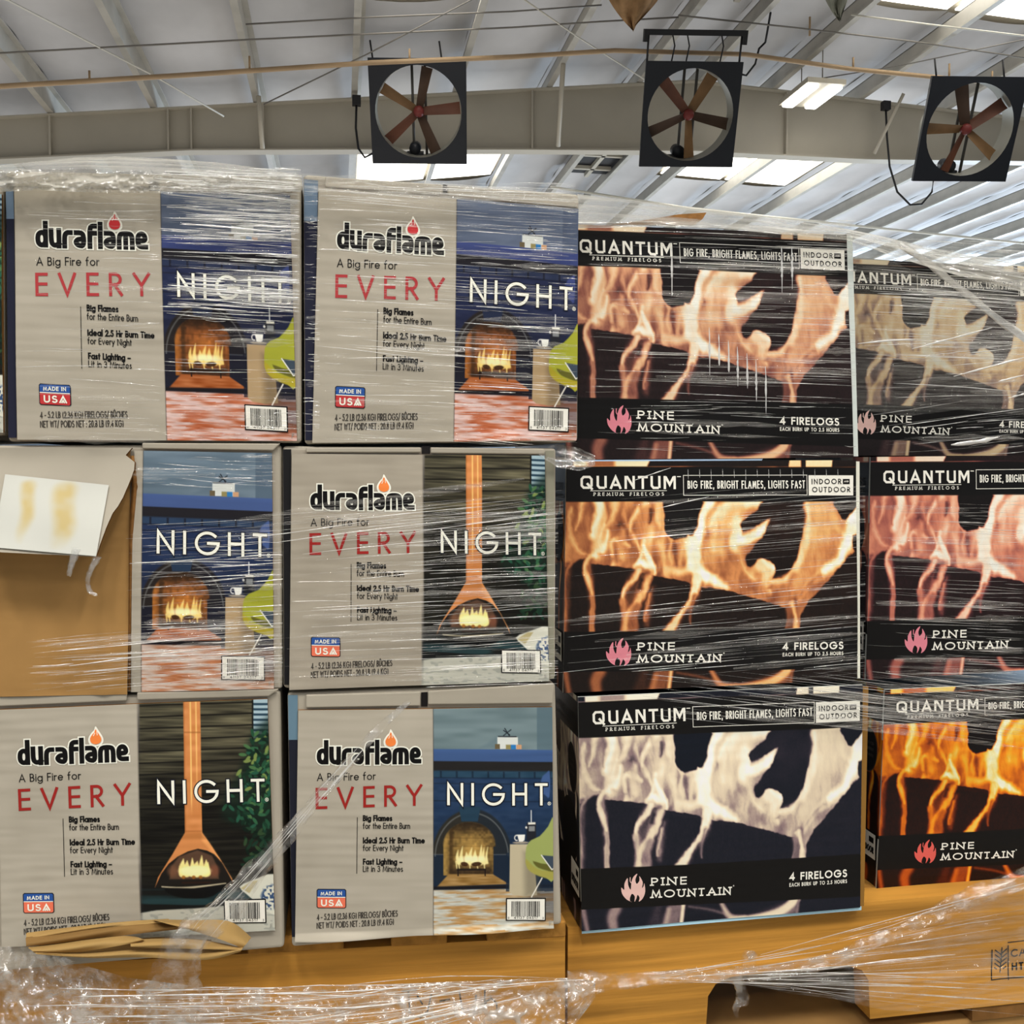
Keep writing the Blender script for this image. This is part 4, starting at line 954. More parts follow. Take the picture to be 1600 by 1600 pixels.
# --- black cartons
def flame_mark(s=1.0):
    a = [(-6, 60), (-30, 48), (-52, 20), (-56, -12), (-42, 0), (-40, -30), (-24, -58), (-22, -24), (-10, 0), (-6, -34), (4, -62), (24, -78), (14, -50), (20, -28), (34, -44), (34, -66), (50, -36), (46, -8), (54, -16), (58, -30), (62, 10), (50, 44), (30, 60), (34, 42), (24, 26), (18, 44), (8, 60), (10, 34), (-4, 20), (-14, 40), (-14, 56)]
    return [(x * s, y * s) for x, y in smooth_line(a, 3, True)]
BLACK_MATS = ['gloss_print', 'white_edge', 'label_white', 'ink', 'flame', 'ink_grey', 'kraft']
def black_carton(label, q, Y, ramp, mark, seed, depth=.34, right=None, right_col=(196, 204, 200), low=None, side=True, dim=1.0, wide=0, fn=None):
    fq = list(q); bq = list(q)
    if right: bq = [q[0], (right[0], q[1][1]), (right[1], q[2][1]), q[3]]
    c = pxq(bq, Y); base = (c[2] + c[3]) / 2 + Vector((0, depth / 2, 0))
    rt = root('firelog_carton', label, 'box', base, 'black firelog cartons on the pallet')
    strips = []
    if right:
        strips.append(([(q[1][0] - 1, q[1][1] + 2), (right[0], q[1][1] + 2), (right[1], q[2][1] - 2), (q[2][0] - 1, q[2][1] - 2)], right_col))
    if low: strips.append((low, (168, 206, 222)))
    body(rt, bq, Y + .003, depth, [M['black_card']], strips)
    face = Face(*pxq(fq, Y), bulge=.004, seed=seed, flute=.0001, fn=fn)
    mb = MB(); sheet(mb, face, np.linspace(0, 1, 360), np.linspace(0, 1, 290), lambda u, v: paint_flames(u, v, RAMP[ramp]), 0, 1, .003)
    k = Ink(mb, face, QZ); W = 2; B = 3
    k.text('QUANTUM', (172, 228), (614, 228), 62, 11, W, .40, .0005, ST)
    k.strokes([[(622, 169), (636, 169)]], 4, W, .0005)
    k.strokes([[(218, 237.5), (570, 235.5)]], 2.6, W, .0005)
    k.text('PREMIUM FIRELOGS', (232, 261), (558, 259), 16, 2.3, W, .62, .0005, serif=.15, space=.9)
    k.strokes([[(650, 163), (1250, 160), (1250, 254), (650, 257), (650, 163)]], 2.6, W, .0005)
    k.text('BIG FIRE, BRIGHT FLAMES, LIGHTS FAST', (669, 226), (1240, 223), 38, 5.0, W, .40, .0005, space=.4)
    k.rect(1258, 161, 1486, 256, W, .0005)
    k.text('INDOOR', (1273, 203), (1424, 202), 25, 4.4, B, .36, .0008)
    k.rect(1432, 178, 1467, 202, B, .0008); k.text('AND', (1438, 194), (1461, 193), 8, 1.6, W, .3, .001)
    k.text('OUTDOOR', (1275, 241), (1470, 240), 25, 4.4, B, .36, .0008)
    k.poly([(342 + x, 1016 + y) for x, y in flame_mark(.98)], 4, .0005)
    k.strokes([[(331, 958), (330, 974), (334, 982)]], 4, 4, .0005)
    k.text('PINE', (432, 1000), (607, 998), 39, 6.6, W, .30, .0005, serif=.17)
    k.text('MOUNTAIN', (432, 1060), (828, 1055), 39, 6.6, W, .30, .0005, serif=.16)
    k.strokes([[(842 + 2.6 * math.cos(a), 1012 + 3 * math.sin(a)) for a in range(7)]], 1.6, W, .0005)
    k.text('4 FIRELOGS', (1129, 997), (1433, 990), 37, 7.0, W, .24, .0005, space=.5)
    k.text('EACH BURN UP TO 2.5 HOURS', (1129, 1027), (1433, 1019), 18, 2.9, W, .34, .0005, space=.5)
    mats = [M[m] if m != 'flame' else M[mark] for m in BLACK_MATS]
    mb.build('front_panel', mats, rt)
    if side:
        f = pxq(fq, Y); D = Vector((0, depth * .96, 0))
        sf = Face(f[0] + D, f[0], f[3], f[3] + D, bulge=.0, seed=seed, flute=.0)
        mb = MB(); sheet(mb, sf, np.linspace(.35, 1, 120), np.linspace(0, 1, 240), lambda u, v: paint_flames(np.clip((1 - u) * 1.1, 0, 1), v, RAMP[ramp]), 0)
        q2 = Quad((0, 0), (1000, 0), (1000, 1000), (0, 1000)); k = Ink(mb, sf, q2)
        k.text('4 FIRELOGS', (640, 128), (948, 128), 38, 7, 5, .3, .0008); k.text('EACH BURN UP TO 2.5 HOURS', (640, 158), (948, 158), 17, 4, 5, .3, .0008)
        oval = [(905 + 62 * math.cos(a * .2618), 330 + 108 * math.sin(a * .2618)) for a in range(24)]
        k.poly(oval, 3, .0008); k.strokes([oval + oval[:1]], 5, 5, .0010)
        for yy, t in ((300, 'BIG'), (330, 'BRIGHTEST'), (360, 'FLAMES')): k.text(t, (870, yy), (942, yy), 15, 4, 5, .3, .0011)
        k.rect(850, 742, 978, 868, 2, .0008); k.rect(930, 762, 966, 790, 3, .0011); k.text('OUTDOOR', (858, 842), (968, 842), 34, 7, 3, .3, .0011)
        mb.build('side_panel', mats, rt)
    return rt, face
q1, f1 = black_carton('black flame carton, top row, with a brown torn scrap on its top edge',
    [(884, 350), (1323, 367), (1334, 715), (884, 718)], YQ, 'peach', 'flame_pink', 1, right=(1332, 1341), side=False)
black_carton('black flame carton with orange flames, middle row beside the hood stove carton',
    [(885, 721), (1338, 719), (1340, 1062), (880, 1083)], YQ, 'amber', 'flame_pink', 2, right=(1343, 1344), right_col=(214, 214, 200))
black_carton('black flame carton with faded cream-white flames, bottom row on the pallet',
    [(903, 1089), (1348, 1070), (1344, ypx(1344, YQ + .003, ZR)), (909, ypx(909, YQ + .003, ZR))], YQ, 'faded', 'flame_pale', 3, right=(1357, 1350), right_col=(132, 96, 44),
    low=[(909, 1452), (1346, 1416), (1346, 1422), (909, 1459)])
black_carton('black flame carton with dull tan flames behind milky film, top right of the load',
    [(1283, 403), (1655, 419), (1657, 712), (1283, 712)], YQ + .10, 'tan', 'flame_pale', 4, side=False)
black_carton('black flame carton with salmon pink flames, middle row at the right edge',
    [(1361, 714), (1766, 710), (1764, 1036), (1353, 1063)], YQ + .06, 'salmon', 'flame_pink', 5)
black_carton('black flame carton with bright orange flames, bottom row at the right edge',
    [(1383, 1078), (1770, 1060), (1765, ypx(1765, YQ + .05, ZR)), (1370, ypx(1370, YQ + .05, ZR))], YQ + .05, 'blaze', 'flame_coral', 6)
mb = MB()      # brown torn scrap of the top flap
mb.prism([at(955, 351, YQ + .01), at(1000, 345, YQ + .02), at(1060, 335, YQ + .03), at(1104, 332, YQ + .03), at(1098, 342, YQ + .015), at(1085, 352, YQ + .005)], (0, .003, 0), 0)
mb.build('torn_scrap', [M['kraft_dark']], q1)
# ------------------------------------------------------------------ pallets
wood = flat('pallet_wood', (182, 130, 54), .7, .2, noise=.34, nscale=7, bump=.25, stretch=(.35, 3, 9))
wood_end = flat('pallet_wood_end', (158, 112, 50), .8, .15, noise=.3, nscale=60, bump=.2)
wood_dark = flat('weathered_wood', (120, 84, 44), .8, .15, noise=.3, nscale=9, stretch=(3, .4, 3), bump=.2)
def stringer(name, rt, x0, x1, y, z, notches, mat, ink=None, th=.038, hgt=.089, nh=.04):
    pts = [(x0, z), (x0, z - hgt)]
    for a, b in notches:
        pts.append((a, z - hgt))
        for k in range(9):
            t = math.pi * (1 - k / 8)
            pts.append(((a + b) / 2 + (b - a) / 2 * math.copysign(abs(math.cos(t)) ** .35, math.cos(t)), z - hgt + nh * abs(math.sin(t)) ** .4 if 0 < k < 8 else z - hgt))
        pts.append((b, z - hgt))
    pts += [(x1, z - hgt), (x1, z)]
    out = []
    for p in pts:
        if not out or abs(p[0] - out[-1][0]) + abs(p[1] - out[-1][1]) > 1e-5: out.append(p)
    mb = MB(); mb.prism([(x, y, zz) for x, zz in out], (0, th, 0), 0)
    if ink: ink(mb)
    return mb.build(name, [mat, M['ink']], rt)
def pallet(label, x0, x1, yf, z, boards, notches, depth=1.0, ink=None, full=False):
    rt = root('wooden_pallet', label, 'pallet', ((x0 + x1) / 2, yf + depth / 2, z - .125), 'wooden pallets')
    zt = z - .019; lo = .047 if full else .029
    stringer('front_stringer', rt, x0, x1, yf + .003, z if full else zt, notches, wood, ink, hgt=.155 if full else .118, nh=.076 if full else .04)
    stringer('middle_stringer', rt, x0, x1, yf + depth / 2, zt, notches, wood_dark)
    stringer('rear_stringer', rt, x0, x1, yf + depth - .04, zt, notches, wood_dark)
    for a, b in boards:
        mb = MB(); mb.box((a, yf + (.042 if full else 0), zt + .0003), (b, yf + depth, z), 0); bevel(mb.build('deck_board', [wood_end], rt), .0015, 1)
    for k in range(3):
        xa = x0 + (x1 - x0 - .1) * k / 2
        mb = MB(); mb.box((xa, yf + .005, zt - .108 - lo), (xa + .1, yf + depth, zt - .0893 - lo), 0); mb.build('base_board', [wood_dark], rt)
    return rt
YPL, YPR = YL + .012, YQ + .012
xL = lambda px, py: at(px, py, YPL).x
xR = lambda px, py: at(px, py, YPR).x
x1L = xL(884, 1480); x0L = x1L - 1.12
bL = [(x0L, x0L + .10), (x0L + .17, x0L + .27), (x0L + .34, x0L + .44), (xL(20, 1490), xL(150, 1490)), (xL(384, 1490), xL(537, 1490)), (xL(612, 1480), xL(700, 1480)), (xL(762, 1470), x1L)]
def hand(mb):      # crayon writing on the left pallet's front
    fa = Face(at(600, 1540, YPL + .003), at(800, 1530, YPL + .003), at(800, 1592, YPL + .003), at(600, 1602, YPL + .003), bulge=0, flute=0)
    k = Ink(mb, fa, Quad((600, 1540), (800, 1530), (800, 1592), (600, 1602)))
    k.strokes([[(629, 1556), (650, 1553)], [(638, 1555), (641, 1592)], [(652, 1562), (660, 1576)], [(674, 1560), (668, 1588), (657, 1597)], [(688, 1570), (702, 1567)], [(718, 1556), (722, 1580)], [(744, 1560), (742, 1584)], [(758, 1552), (757, 1580), (760, 1568), (768, 1563), (776, 1570), (777, 1582)]], 2.6, 1, .0008)
pl_ = pallet('wooden pallet with crayon marks under the grey cartons', x0L, x1L, YPL, ZL, bL, [], ink=hand)
SKEW = math.tan(R(3.5))      # the left pallet was set down a little askew: its front recedes to the left
for o in pl_.children:
    n_ = len(o.data.vertices); co = np.zeros(n_ * 3, np.float32); o.data.vertices.foreach_get('co', co); co = co.reshape(-1, 3)
    co[:, 1] += ((x1L - x0L) / 2 - co[:, 0]) * SKEW; o.data.vertices.foreach_set('co', co.ravel()); o.data.update()
x0R = xR(888, 1480); x1R = x0R + 1.2
n0, n1 = xR(1104, 1570), xR(1362, 1560)
def stamp(mb):     # heat-treatment stamp: an ear of wheat, letters, a frame
    Y = YPR + .003; fa = Face(at(1540, 1470, Y), at(1640, 1462, Y), at(1640, 1530, Y), at(1540, 1540, Y), bulge=0, flute=0)
    k = Ink(mb, fa, Quad((1540, 1470), (1640, 1462), (1640, 1530), (1540, 1540)))
    k.strokes([[(1549, 1484), (1549, 1531), (1634, 1522)], [(1574, 1477), (1575, 1530)], [(1564, 1480), (1562, 1527)]], 1.8, 1, .0008)
    for j in range(5): k.strokes([[(1554, 1484 + j * 7), (1562, 1490 + j * 7), (1571, 1482 + j * 7)]], 2.0, 1, .0008)
    k.text('CA-0', (1578, 1495), (1622, 1491), 12, 2, 1, .3, .0008); k.text('HT', (1580, 1516), (1598, 1514), 12, 2.4, 1, .3, .0008)
    k.strokes([[(1574, 1472), (1634, 1466)]], 1.4, 1, .0008)
bR, x = [], x0R
for k in range(11): bR.append((x, min(x + .1085, x1R))); x += .1095
pallet('wooden pallet with a black wheat-ear stamp under the black cartons', x0R, x1R, YPR, ZR, bR, [(n0, n1), (x0R + .82, x0R + 1.05)], ink=stamp, full=True)

# the load below, seen through the notch
for lab, xa, xb, y, z in (('brown carton of the load below the left pallet', x0L, x1L, YPL, ZL - .1555), ('brown carton of the load below the stamped pallet', x0R, x1R, YPR, ZR - .1735)):
    mb = MB(); mb.box((xa, y + .01, z - .40), (xb, y + .98, z - .002), 0)
    o = mb.build('brown_carton', [M['kraft']], None, origin=((xa + xb) / 2, y + .5, z - .40)); bevel(o, .004); tag(o, lab, 'box')
mb = MB(); mb.box((x0R + .1, YPR + .12, ZR - .150), (x1R - .05, YPR + .128, ZR - .024), 0)
o = mb.build('kraft_board', [flat('olive_board', (142, 112, 44), .85, .1, noise=.1, nscale=5)], None, origin=(x0R + .6, YPR + .49, ZR - .150)); tag(o, 'brown board standing in the dark notch of the stamped pallet', 'cardboard')

# ------------------------------------------------------------------ folded kraft paper wedged under the lower left carton
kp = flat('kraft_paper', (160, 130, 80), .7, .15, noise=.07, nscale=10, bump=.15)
kp2 = flat('kraft_paper_dark', (128, 98, 56), .75, .15, noise=.08, nscale=10, bump=.15)  # darker copy of the kraft paper, for two of the folds
rt = root('folded_kraft_paper', 'folded brown kraft paper wedged between the lower left carton and the pallet', 'paper', at(215, 1500, YL - .03))
def fold(name, top, bot, y0, y1, bul, mat, t=.0022):
    """a folded sheet between two edges given in the picture of the bundle, bulging outwards"""
    n = 30; m = 8; P = np.zeros((m, n, 3))
    ta, ba = smooth_line(top, 8), smooth_line(bot, 8)
    for j in range(n):
        s_ = j / (n - 1)
        a = np.array([np.interp(s_ * (len(ta) - 1), range(len(ta)), ta[:, k]) for k in (0, 1)]); b = np.array([np.interp(s_ * (len(ba) - 1), range(len(ba)), ba[:, k]) for k in (0, 1)])
        for i in range(m):
            w = i / (m - 1); q = a * (1 - w) + b * w
            P[i, j] = at(q[0], q[1], y0 * (1 - w) + y1 * w - bul * math.sin(math.pi * w) + .002 * math.sin(s_ * 9 + i * .6))
    mb = MB(); mb.grid(P, 0); mb.grid(P[::-1] + np.array([0, t, 0]), 0)
    ring = np.array(list(P[0]) + list(P[1:, -1]) + list(P[-1, ::-1][1:]) + list(P[1:-1, 0][::-1])); k = len(ring)
    mb.add(np.concatenate([ring, ring + np.array([0, t, 0])]), [(i, (i + 1) % k, (i + 1) % k + k, i + k) for i in range(k)], 0)
    return mb.build(name, [mat], rt)
fold('paper_fold', [(41, 1459), (120, 1449), (200, 1441), (262, 1437)], [(41, 1468), (130, 1456), (210, 1447), (270, 1441)], YL - .012, YL - .016, .003, kp)
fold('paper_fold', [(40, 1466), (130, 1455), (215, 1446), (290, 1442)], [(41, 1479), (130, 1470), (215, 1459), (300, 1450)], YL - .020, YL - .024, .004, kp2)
fold('paper_fold', [(240, 1438), (300, 1439), (358, 1441), (392, 1466)], [(252, 1441), (310, 1457), (350, 1470), (379, 1482)], YL - .016, YL - .034, .006, kp)
fold('paper_fold', [(44, 1481), (110, 1473), (190, 1464), (215, 1466)], [(52, 1487), (110, 1489), (190, 1477), (225, 1470)], YL - .026, YL - .036, .006, kp)
fold('paper_fold', [(204, 1470), (260, 1468), (320, 1471), (376, 1482)], [(204, 1479), (260, 1482), (320, 1483), (376, 1486)], YL - .030, YL - .040, .005, kp)
fold('paper_fold', [(52, 1488), (130, 1490), (215, 1484), (300, 1484), (380, 1480)], [(58, 1491), (140, 1497), (225, 1496), (320, 1500), (376, 1487)], YL - .030, YL - .040, .006, kp)
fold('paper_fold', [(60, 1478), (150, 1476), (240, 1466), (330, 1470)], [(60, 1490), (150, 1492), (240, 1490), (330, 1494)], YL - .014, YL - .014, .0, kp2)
# ------------------------------------------------------------------ the hall: roof, frame, purlins, skylights
YB = 14.6
roof_mat = flat('roof_blanket', (200, 199, 200), .8, .15, noise=.26, nscale=.5, stretch=(1, .6, 1), bump=.35, g=1)
steel = flat('painted_steel', (176, 169, 154), .55, .35, noise=.06, nscale=1.2, g=1)
galv = flat('galvanised_purlin', (174, 170, 161), .45, .4, metal=.1, noise=.12, nscale=3, g=1)
dark_steel = flat('dark_steel', (70, 68, 64), .6, .3, g=1)
RX = at(1082, 128, YB).x; RZ = at(1082, 128, YB).z
lp = at(0, 185, YB); rp = at(1600, 187, YB)
SL = (RZ - lp.z) / (RX - lp.x); SR = (RZ - rp.z) / (rp.x - RX)
def roof_z(x): return RZ - (RX - x) * SL if x < RX else RZ - (x - RX) * SR
PUR = .27                                   # purlin depth above the frame
XE0, XE1, YN, YF = -20.0, 34.0, -10.0, 52.0
def struct(o): o['kind'] = 'structure'; return o
# purlin lines: spacing read where they meet the frame
px_at = [85, 245, 405, 557, 715, 860, 1000]; pxr = [1096, 1210, 1345, 1480, 1612]
xs_l = [at(p, 170, YB).x for p in px_at]; dl = (xs_l[4] - xs_l[0]) / 4
xs_l = [xs_l[0] - dl * k for k in range(8, 0, -1)] + xs_l
xs_r = [at(p, 150, YB).x for p in pxr]; dr = (xs_r[-1] - xs_r[1]) / 3
xs_r += [xs_r[-1] + dr * k for k in range(1, 16)]
pur_x = [x for x in xs_l if x > XE0] + [x for x in xs_r if x < XE1]
# roof blanket, sagging a little between purlins; skylight openings left free
sky = []
def bay(x):
    for a, b in zip(pur_x, pur_x[1:]):
        if a <= x < b: return a, b
holes = []
i557 = pur_x.index(xs_l[xs_l.index(at(557, 170, YB).x)]) if at(557, 170, YB).x in xs_l else 11
def hole(i, y0, y1): holes.append((pur_x[i], pur_x[i + 1], y0, y1))
iR = pur_x.index(xs_r[1])
for i in (i557, i557 + 1, iR, iR + 1): hole(i, 16.4, 20.4)
for i in (i557, iR, iR + 1): hole(i, 8.6, 12.35)
for i in (i557, iR, iR + 1, i557 - 5, iR + 6): hole(i, -3.0, 1.0)
ys = sorted({YN, YF, *[h[2] for h in holes], *[h[3] for h in holes], *np.arange(YN, YF, 2.4)})
mb = MB(); xsb = [XE0] + pur_x + [XE1]
for a, b in zip(xsb, xsb[1:]):
    for c, d in zip(ys, ys[1:]):
        if any(h[0] - .01 <= a and b <= h[1] + .01 and h[2] - .01 <= c and d <= h[3] + .01 for h in holes): continue
        n = 7; P = np.zeros((4, n, 3))
        for k, y in enumerate(np.linspace(c, d, 4)):
            for j, x in enumerate(np.linspace(a, b, n)):
                P[k, j] = (x, y, roof_z(x) + PUR + .12 - .07 * math.sin(math.pi * j / (n - 1)) * (.7 + .3 * math.sin(y * 1.1 + a * 3)) - .012 * math.sin(y * 5 + a))
        mb.grid(P, 0)
struct(mb.build('ceiling', [roof_mat]))
mb = MB()
for a, b in ((XE0, RX), (RX, XE1)):      # weather skin above the blanket
    mb.prism([(a, YN, roof_z(a) + .48), (b, YN, roof_z(b) + .48), (b, YN, roof_z(b) + .50), (a, YN, roof_z(a) + .50)], (0, YF - YN, 0), 0)
struct(mb.build('roof', [steel]))
sk_m = emit('skylight_sheet', (1.0, .97, .88), 3.6)
for k, (a, b, c, d) in enumerate(holes):
    mb = MB(); z0, z1 = roof_z(a) + PUR + .14, roof_z(b) + PUR + .14
    mb.prism([(a + .10, c, z0), (b - .02, c, z1), (b - .02, c, z1 + .02), (a + .10, c, z0 + .02)], (0, d - c, 0), 0)
    o = mb.build('skylight', [sk_m], None, origin=((a + b) / 2, (c + d) / 2, z0))
    side = 'left' if b < RX else 'right'
    struct(o)
# purlins: Z sections, each its own
kN = 0
for x in pur_x:
    z = roof_z(x) + .004; mb = MB(); t = .012
    w = .075
    mb.box((x - w, YN + .5, z), (x + t, YF - .3, z + t), 0); mb.box((x - t / 2, YN + .5, z + t), (x + t / 2, YF - .3, z + PUR), 0)
    mb.box((x - t / 2, YN + .5, z + PUR - t), (x + w, YF - .3, z + PUR), 0); mb.box((x - w, YN + .5, z + t), (x - w + t, YF - .3, z + .03), 0)
    kN += 1; struct(mb.build('trim_%d' % kN, [galv]))
# portal frames: a tapered web between flanges
def frame(Y):
    top = [(at(p, q, YB).x, at(p, q, YB).z) for p, q in ((0, 185), (245, 172), (550, 156), (800, 144), (1082, 128), (1300, 152), (1600, 187))]
    bot = [(at(p, q, YB).x, at(p, q, YB).z) for p, q in ((0, 250), (300, 236), (575, 235), (800, 235), (1082, 237), (1350, 250), (1600, 253))]
    top = [(XE0, roof_z(XE0))] + [(x, roof_z(x)) for x, z in top] + [(XE1, roof_z(XE1))]
    e0 = bot[0][1] - (bot[0][0] - XE0) * SL * 1.6; e1 = bot[-1][1] - (XE1 - bot[-1][0]) * SR * 1.2
    bot = [(XE0, e0)] + bot + [(XE1, e1)]
    mb = MB(); mb.prism([(x, Y, z) for x, z in top] + [(x, Y, z) for x, z in bot[::-1]], (0, .02, 0), 0)
    for line, s_ in ((top, -1), (bot, -1)):
        for a, b in zip(line, line[1:]):
            mb.prism([(a[0], Y - .10, a[1]), (b[0], Y - .10, b[1]), (b[0], Y - .10, b[1] + .02 * s_), (a[0], Y - .10, a[1] + .02 * s_)], (0, .22, 0), 0)
    for p in (80, 264, 300, 412, 830, 1226):
        x = at(p, 200, YB).x; zb = np.interp(x, [b[0] for b in bot], [b[1] for b in bot])
        mb.box((x - .012, Y - .09, zb), (x + .012, Y, roof_z(x) - .02), 0)
    for x in (XE0, XE1 - .4): mb.box((x, Y - .10, 0), (x + .4, Y + .12, roof_z(x) - .3), 0)
    return mb
for k, Y in enumerate((YB, 24.6, 34.6, 44.6)):
    kN += 1; struct(frame(Y).build('trim_%d' % kN, [steel]))
# ground and outer walls
mb = MB(); mb.box((XE0 - 1, YN, -.1), (XE1 + 1, YF, 0), 0); struct(mb.build('floor', [flat('concrete', (150, 146, 138), .6, .3, noise=.12, nscale=.6, g=1)]))
wallm = flat('wall_sheeting', (206, 212, 218), .7, .2, noise=.04, nscale=1, g=1)
mb = MB(); mb.box((XE0, YF - .1, 0), (XE1, YF, roof_z(RX) + .3), 0); struct(mb.build('wall_back', [wallm]))
mb = MB(); mb.box((XE0 - .1, YN, 0), (XE0, YF, roof_z(XE0) + .5), 0); struct(mb.build('wall_left', [wallm]))
mb = MB(); mb.box((XE1, YN, 0), (XE1 + .1, YF, roof_z(XE1) + .5), 0); struct(mb.build('wall_right', [wallm]))

# ------------------------------------------------------------------ pipes, rods and cables below the roof
rust = flat('tan_pipe', (166, 140, 108), .5, .3, noise=.15, nscale=2, g=1)
rodm = flat('grey_rod', (120, 116, 110), .5, .3, metal=.3, g=1); palerod = flat('pale_rod', (206, 202, 190), .5, .3, metal=.2, g=1)
cable = flat('black_cable', (36, 36, 38), .6, .3, g=1)
def run(name, label, cat, pts, r, mat, group=None, Y=13.0, n=8, extra=None):
    P = [at(p[0], p[1], p[2] if len(p) > 2 else (min(Y, below_roof(p[0], p[1])))) for p in pts]
    mb = MB(); mb.tube(P, r, n, 0)
    if extra: extra(mb)
    o = mb.build(name, [mat], None, origin=tuple(P[0])); tag(o, label, cat, group); return o
def hangers(mb):
    for p, q, h in ((140, 128, 10), (390, 108, 16), (640, 94, 12), (1265, 56, 40), (1333, 106, 12), (1483, 120, 22), (1550, 128, 14)):
        a = at(p, q, 12.6); mb.tube([a, a + Vector((0, 0, .09 + h * .004))], .014, 6, 0)
run('sprinkler_pipe', 'long tan sprinkler pipe running under the roof past the tops of the three fans', 'pipe', [(-60, 139), (0, 135), (280, 118), (580, 98), (800, 89), (960, 79), (1165, 85), (1330, 108), (1600, 134), (1680, 142)], .030, rust, Y=12.6, extra=hangers)
run('sprinkler_pipe', 'thin pale pipe far back, low on the right above the black cartons', 'pipe', [(860, 292), (1080, 326), (1330, 352), (1600, 380), (1700, 390)], .026, palerod, Y=19.5)
G1 = 'thin rods bridging the roof'
run('roof_rod', 'thin rod under the roof just above the tan pipe, from the left edge', 'rod', [(-30, 85), (0, 83), (390, 62), (580, 53), (800, 43), (935, 34), (1060, 27)], .011, rodm, G1, 13.4)
run('roof_rod', 'thin rod under the roof from the white purlin to the hanging scrap', 'rod', [(384, 38), (580, 27), (800, 18), (940, 8)], .010, rodm, G1, 13.2)
run('roof_rod', 'thin rod under the roof from the ridge down to the right edge', 'rod', [(1060, 24), (1240, 43), (1420, 64), (1600, 90)], .011, rodm, G1, 13.4)
run('roof_rod', 'thin yellowish rod near the skylight at upper right', 'rod', [(1330, 23), (1450, 38), (1600, 56)], .011, palerod, G1, 13.0)
G2 = 'diagonal brace rods'
run('brace_rod', 'pale diagonal brace rod at upper left crossing two purlins', 'rod', [(-10, -6), (12, 0), (240, 118), (350, 182)], .011, palerod, G2, 13.6)
run('brace_rod', 'dark diagonal brace rod rising towards the first fan', 'rod', [(412, 163), (575, 84), (740, -2)], .009, rodm, G2, 13.6)
run('brace_rod', 'pale diagonal brace rod running down to the middle fan', 'rod', [(820, 0), (900, 56), (1010, 126)], .010, palerod, G2, 13.6)
run('brace_rod', 'dark diagonal brace rod between the strip lamp and the right fan', 'rod', [(1285, 122), (1400, 104), (1600, 62)], .008, rodm, G2, 13.6)
run('drop_pipe', 'slim grey downpipe on the roof beam left of the first fan', 'pipe', [(404, 150), (410, 232)], .035, steel, 'grey downpipes on the roof beam', 14.42)
run('drop_pipe', 'slim grey downpipe on the roof beam left of the middle fan', 'pipe', [(880, 100), (872, 228)], .035, steel, 'grey downpipes on the roof beam', 14.42)
run('drop_pipe', 'slanting pale pipe on the roof beam left of the right-hand fan', 'pipe', [(1412, 146), (1366, 240)], .026, steel, 'grey downpipes on the roof beam', 14.42)
def plug(px, py, Y):
    def f(mb):
        a = at(px, py, Y); mb.box((a.x - .06, a.y - .05, a.z - .06), (a.x + .06, a.y + .05, a.z + .07), 0)
    return f
run('power_cable', 'black cable hanging in a loop below the beam left of the right-hand fan', 'cable', [(1384, 168), (1386, 215), (1390, 260), (1402, 300), (1422, 320), (1440, 319), (1456, 300), (1459, 278)], .016, cable, 'fan cables', 14.3, extra=plug(1384, 166, 14.3))
run('power_cable', 'black cable on the beam left of the first fan', 'cable', [(557, 160), (556, 200), (560, 232), (570, 246), (582, 240)], .016, cable, 'fan cables', 14.3, extra=plug(557, 158, 14.3))
run('power_cable', 'black cable curling down beside the middle fan', 'cable', [(1204, 20), (1196, 66), (1186, 76), (1180, 100), (1166, 118), (1158, 116)], .014, cable, 'fan cables', 12.8)

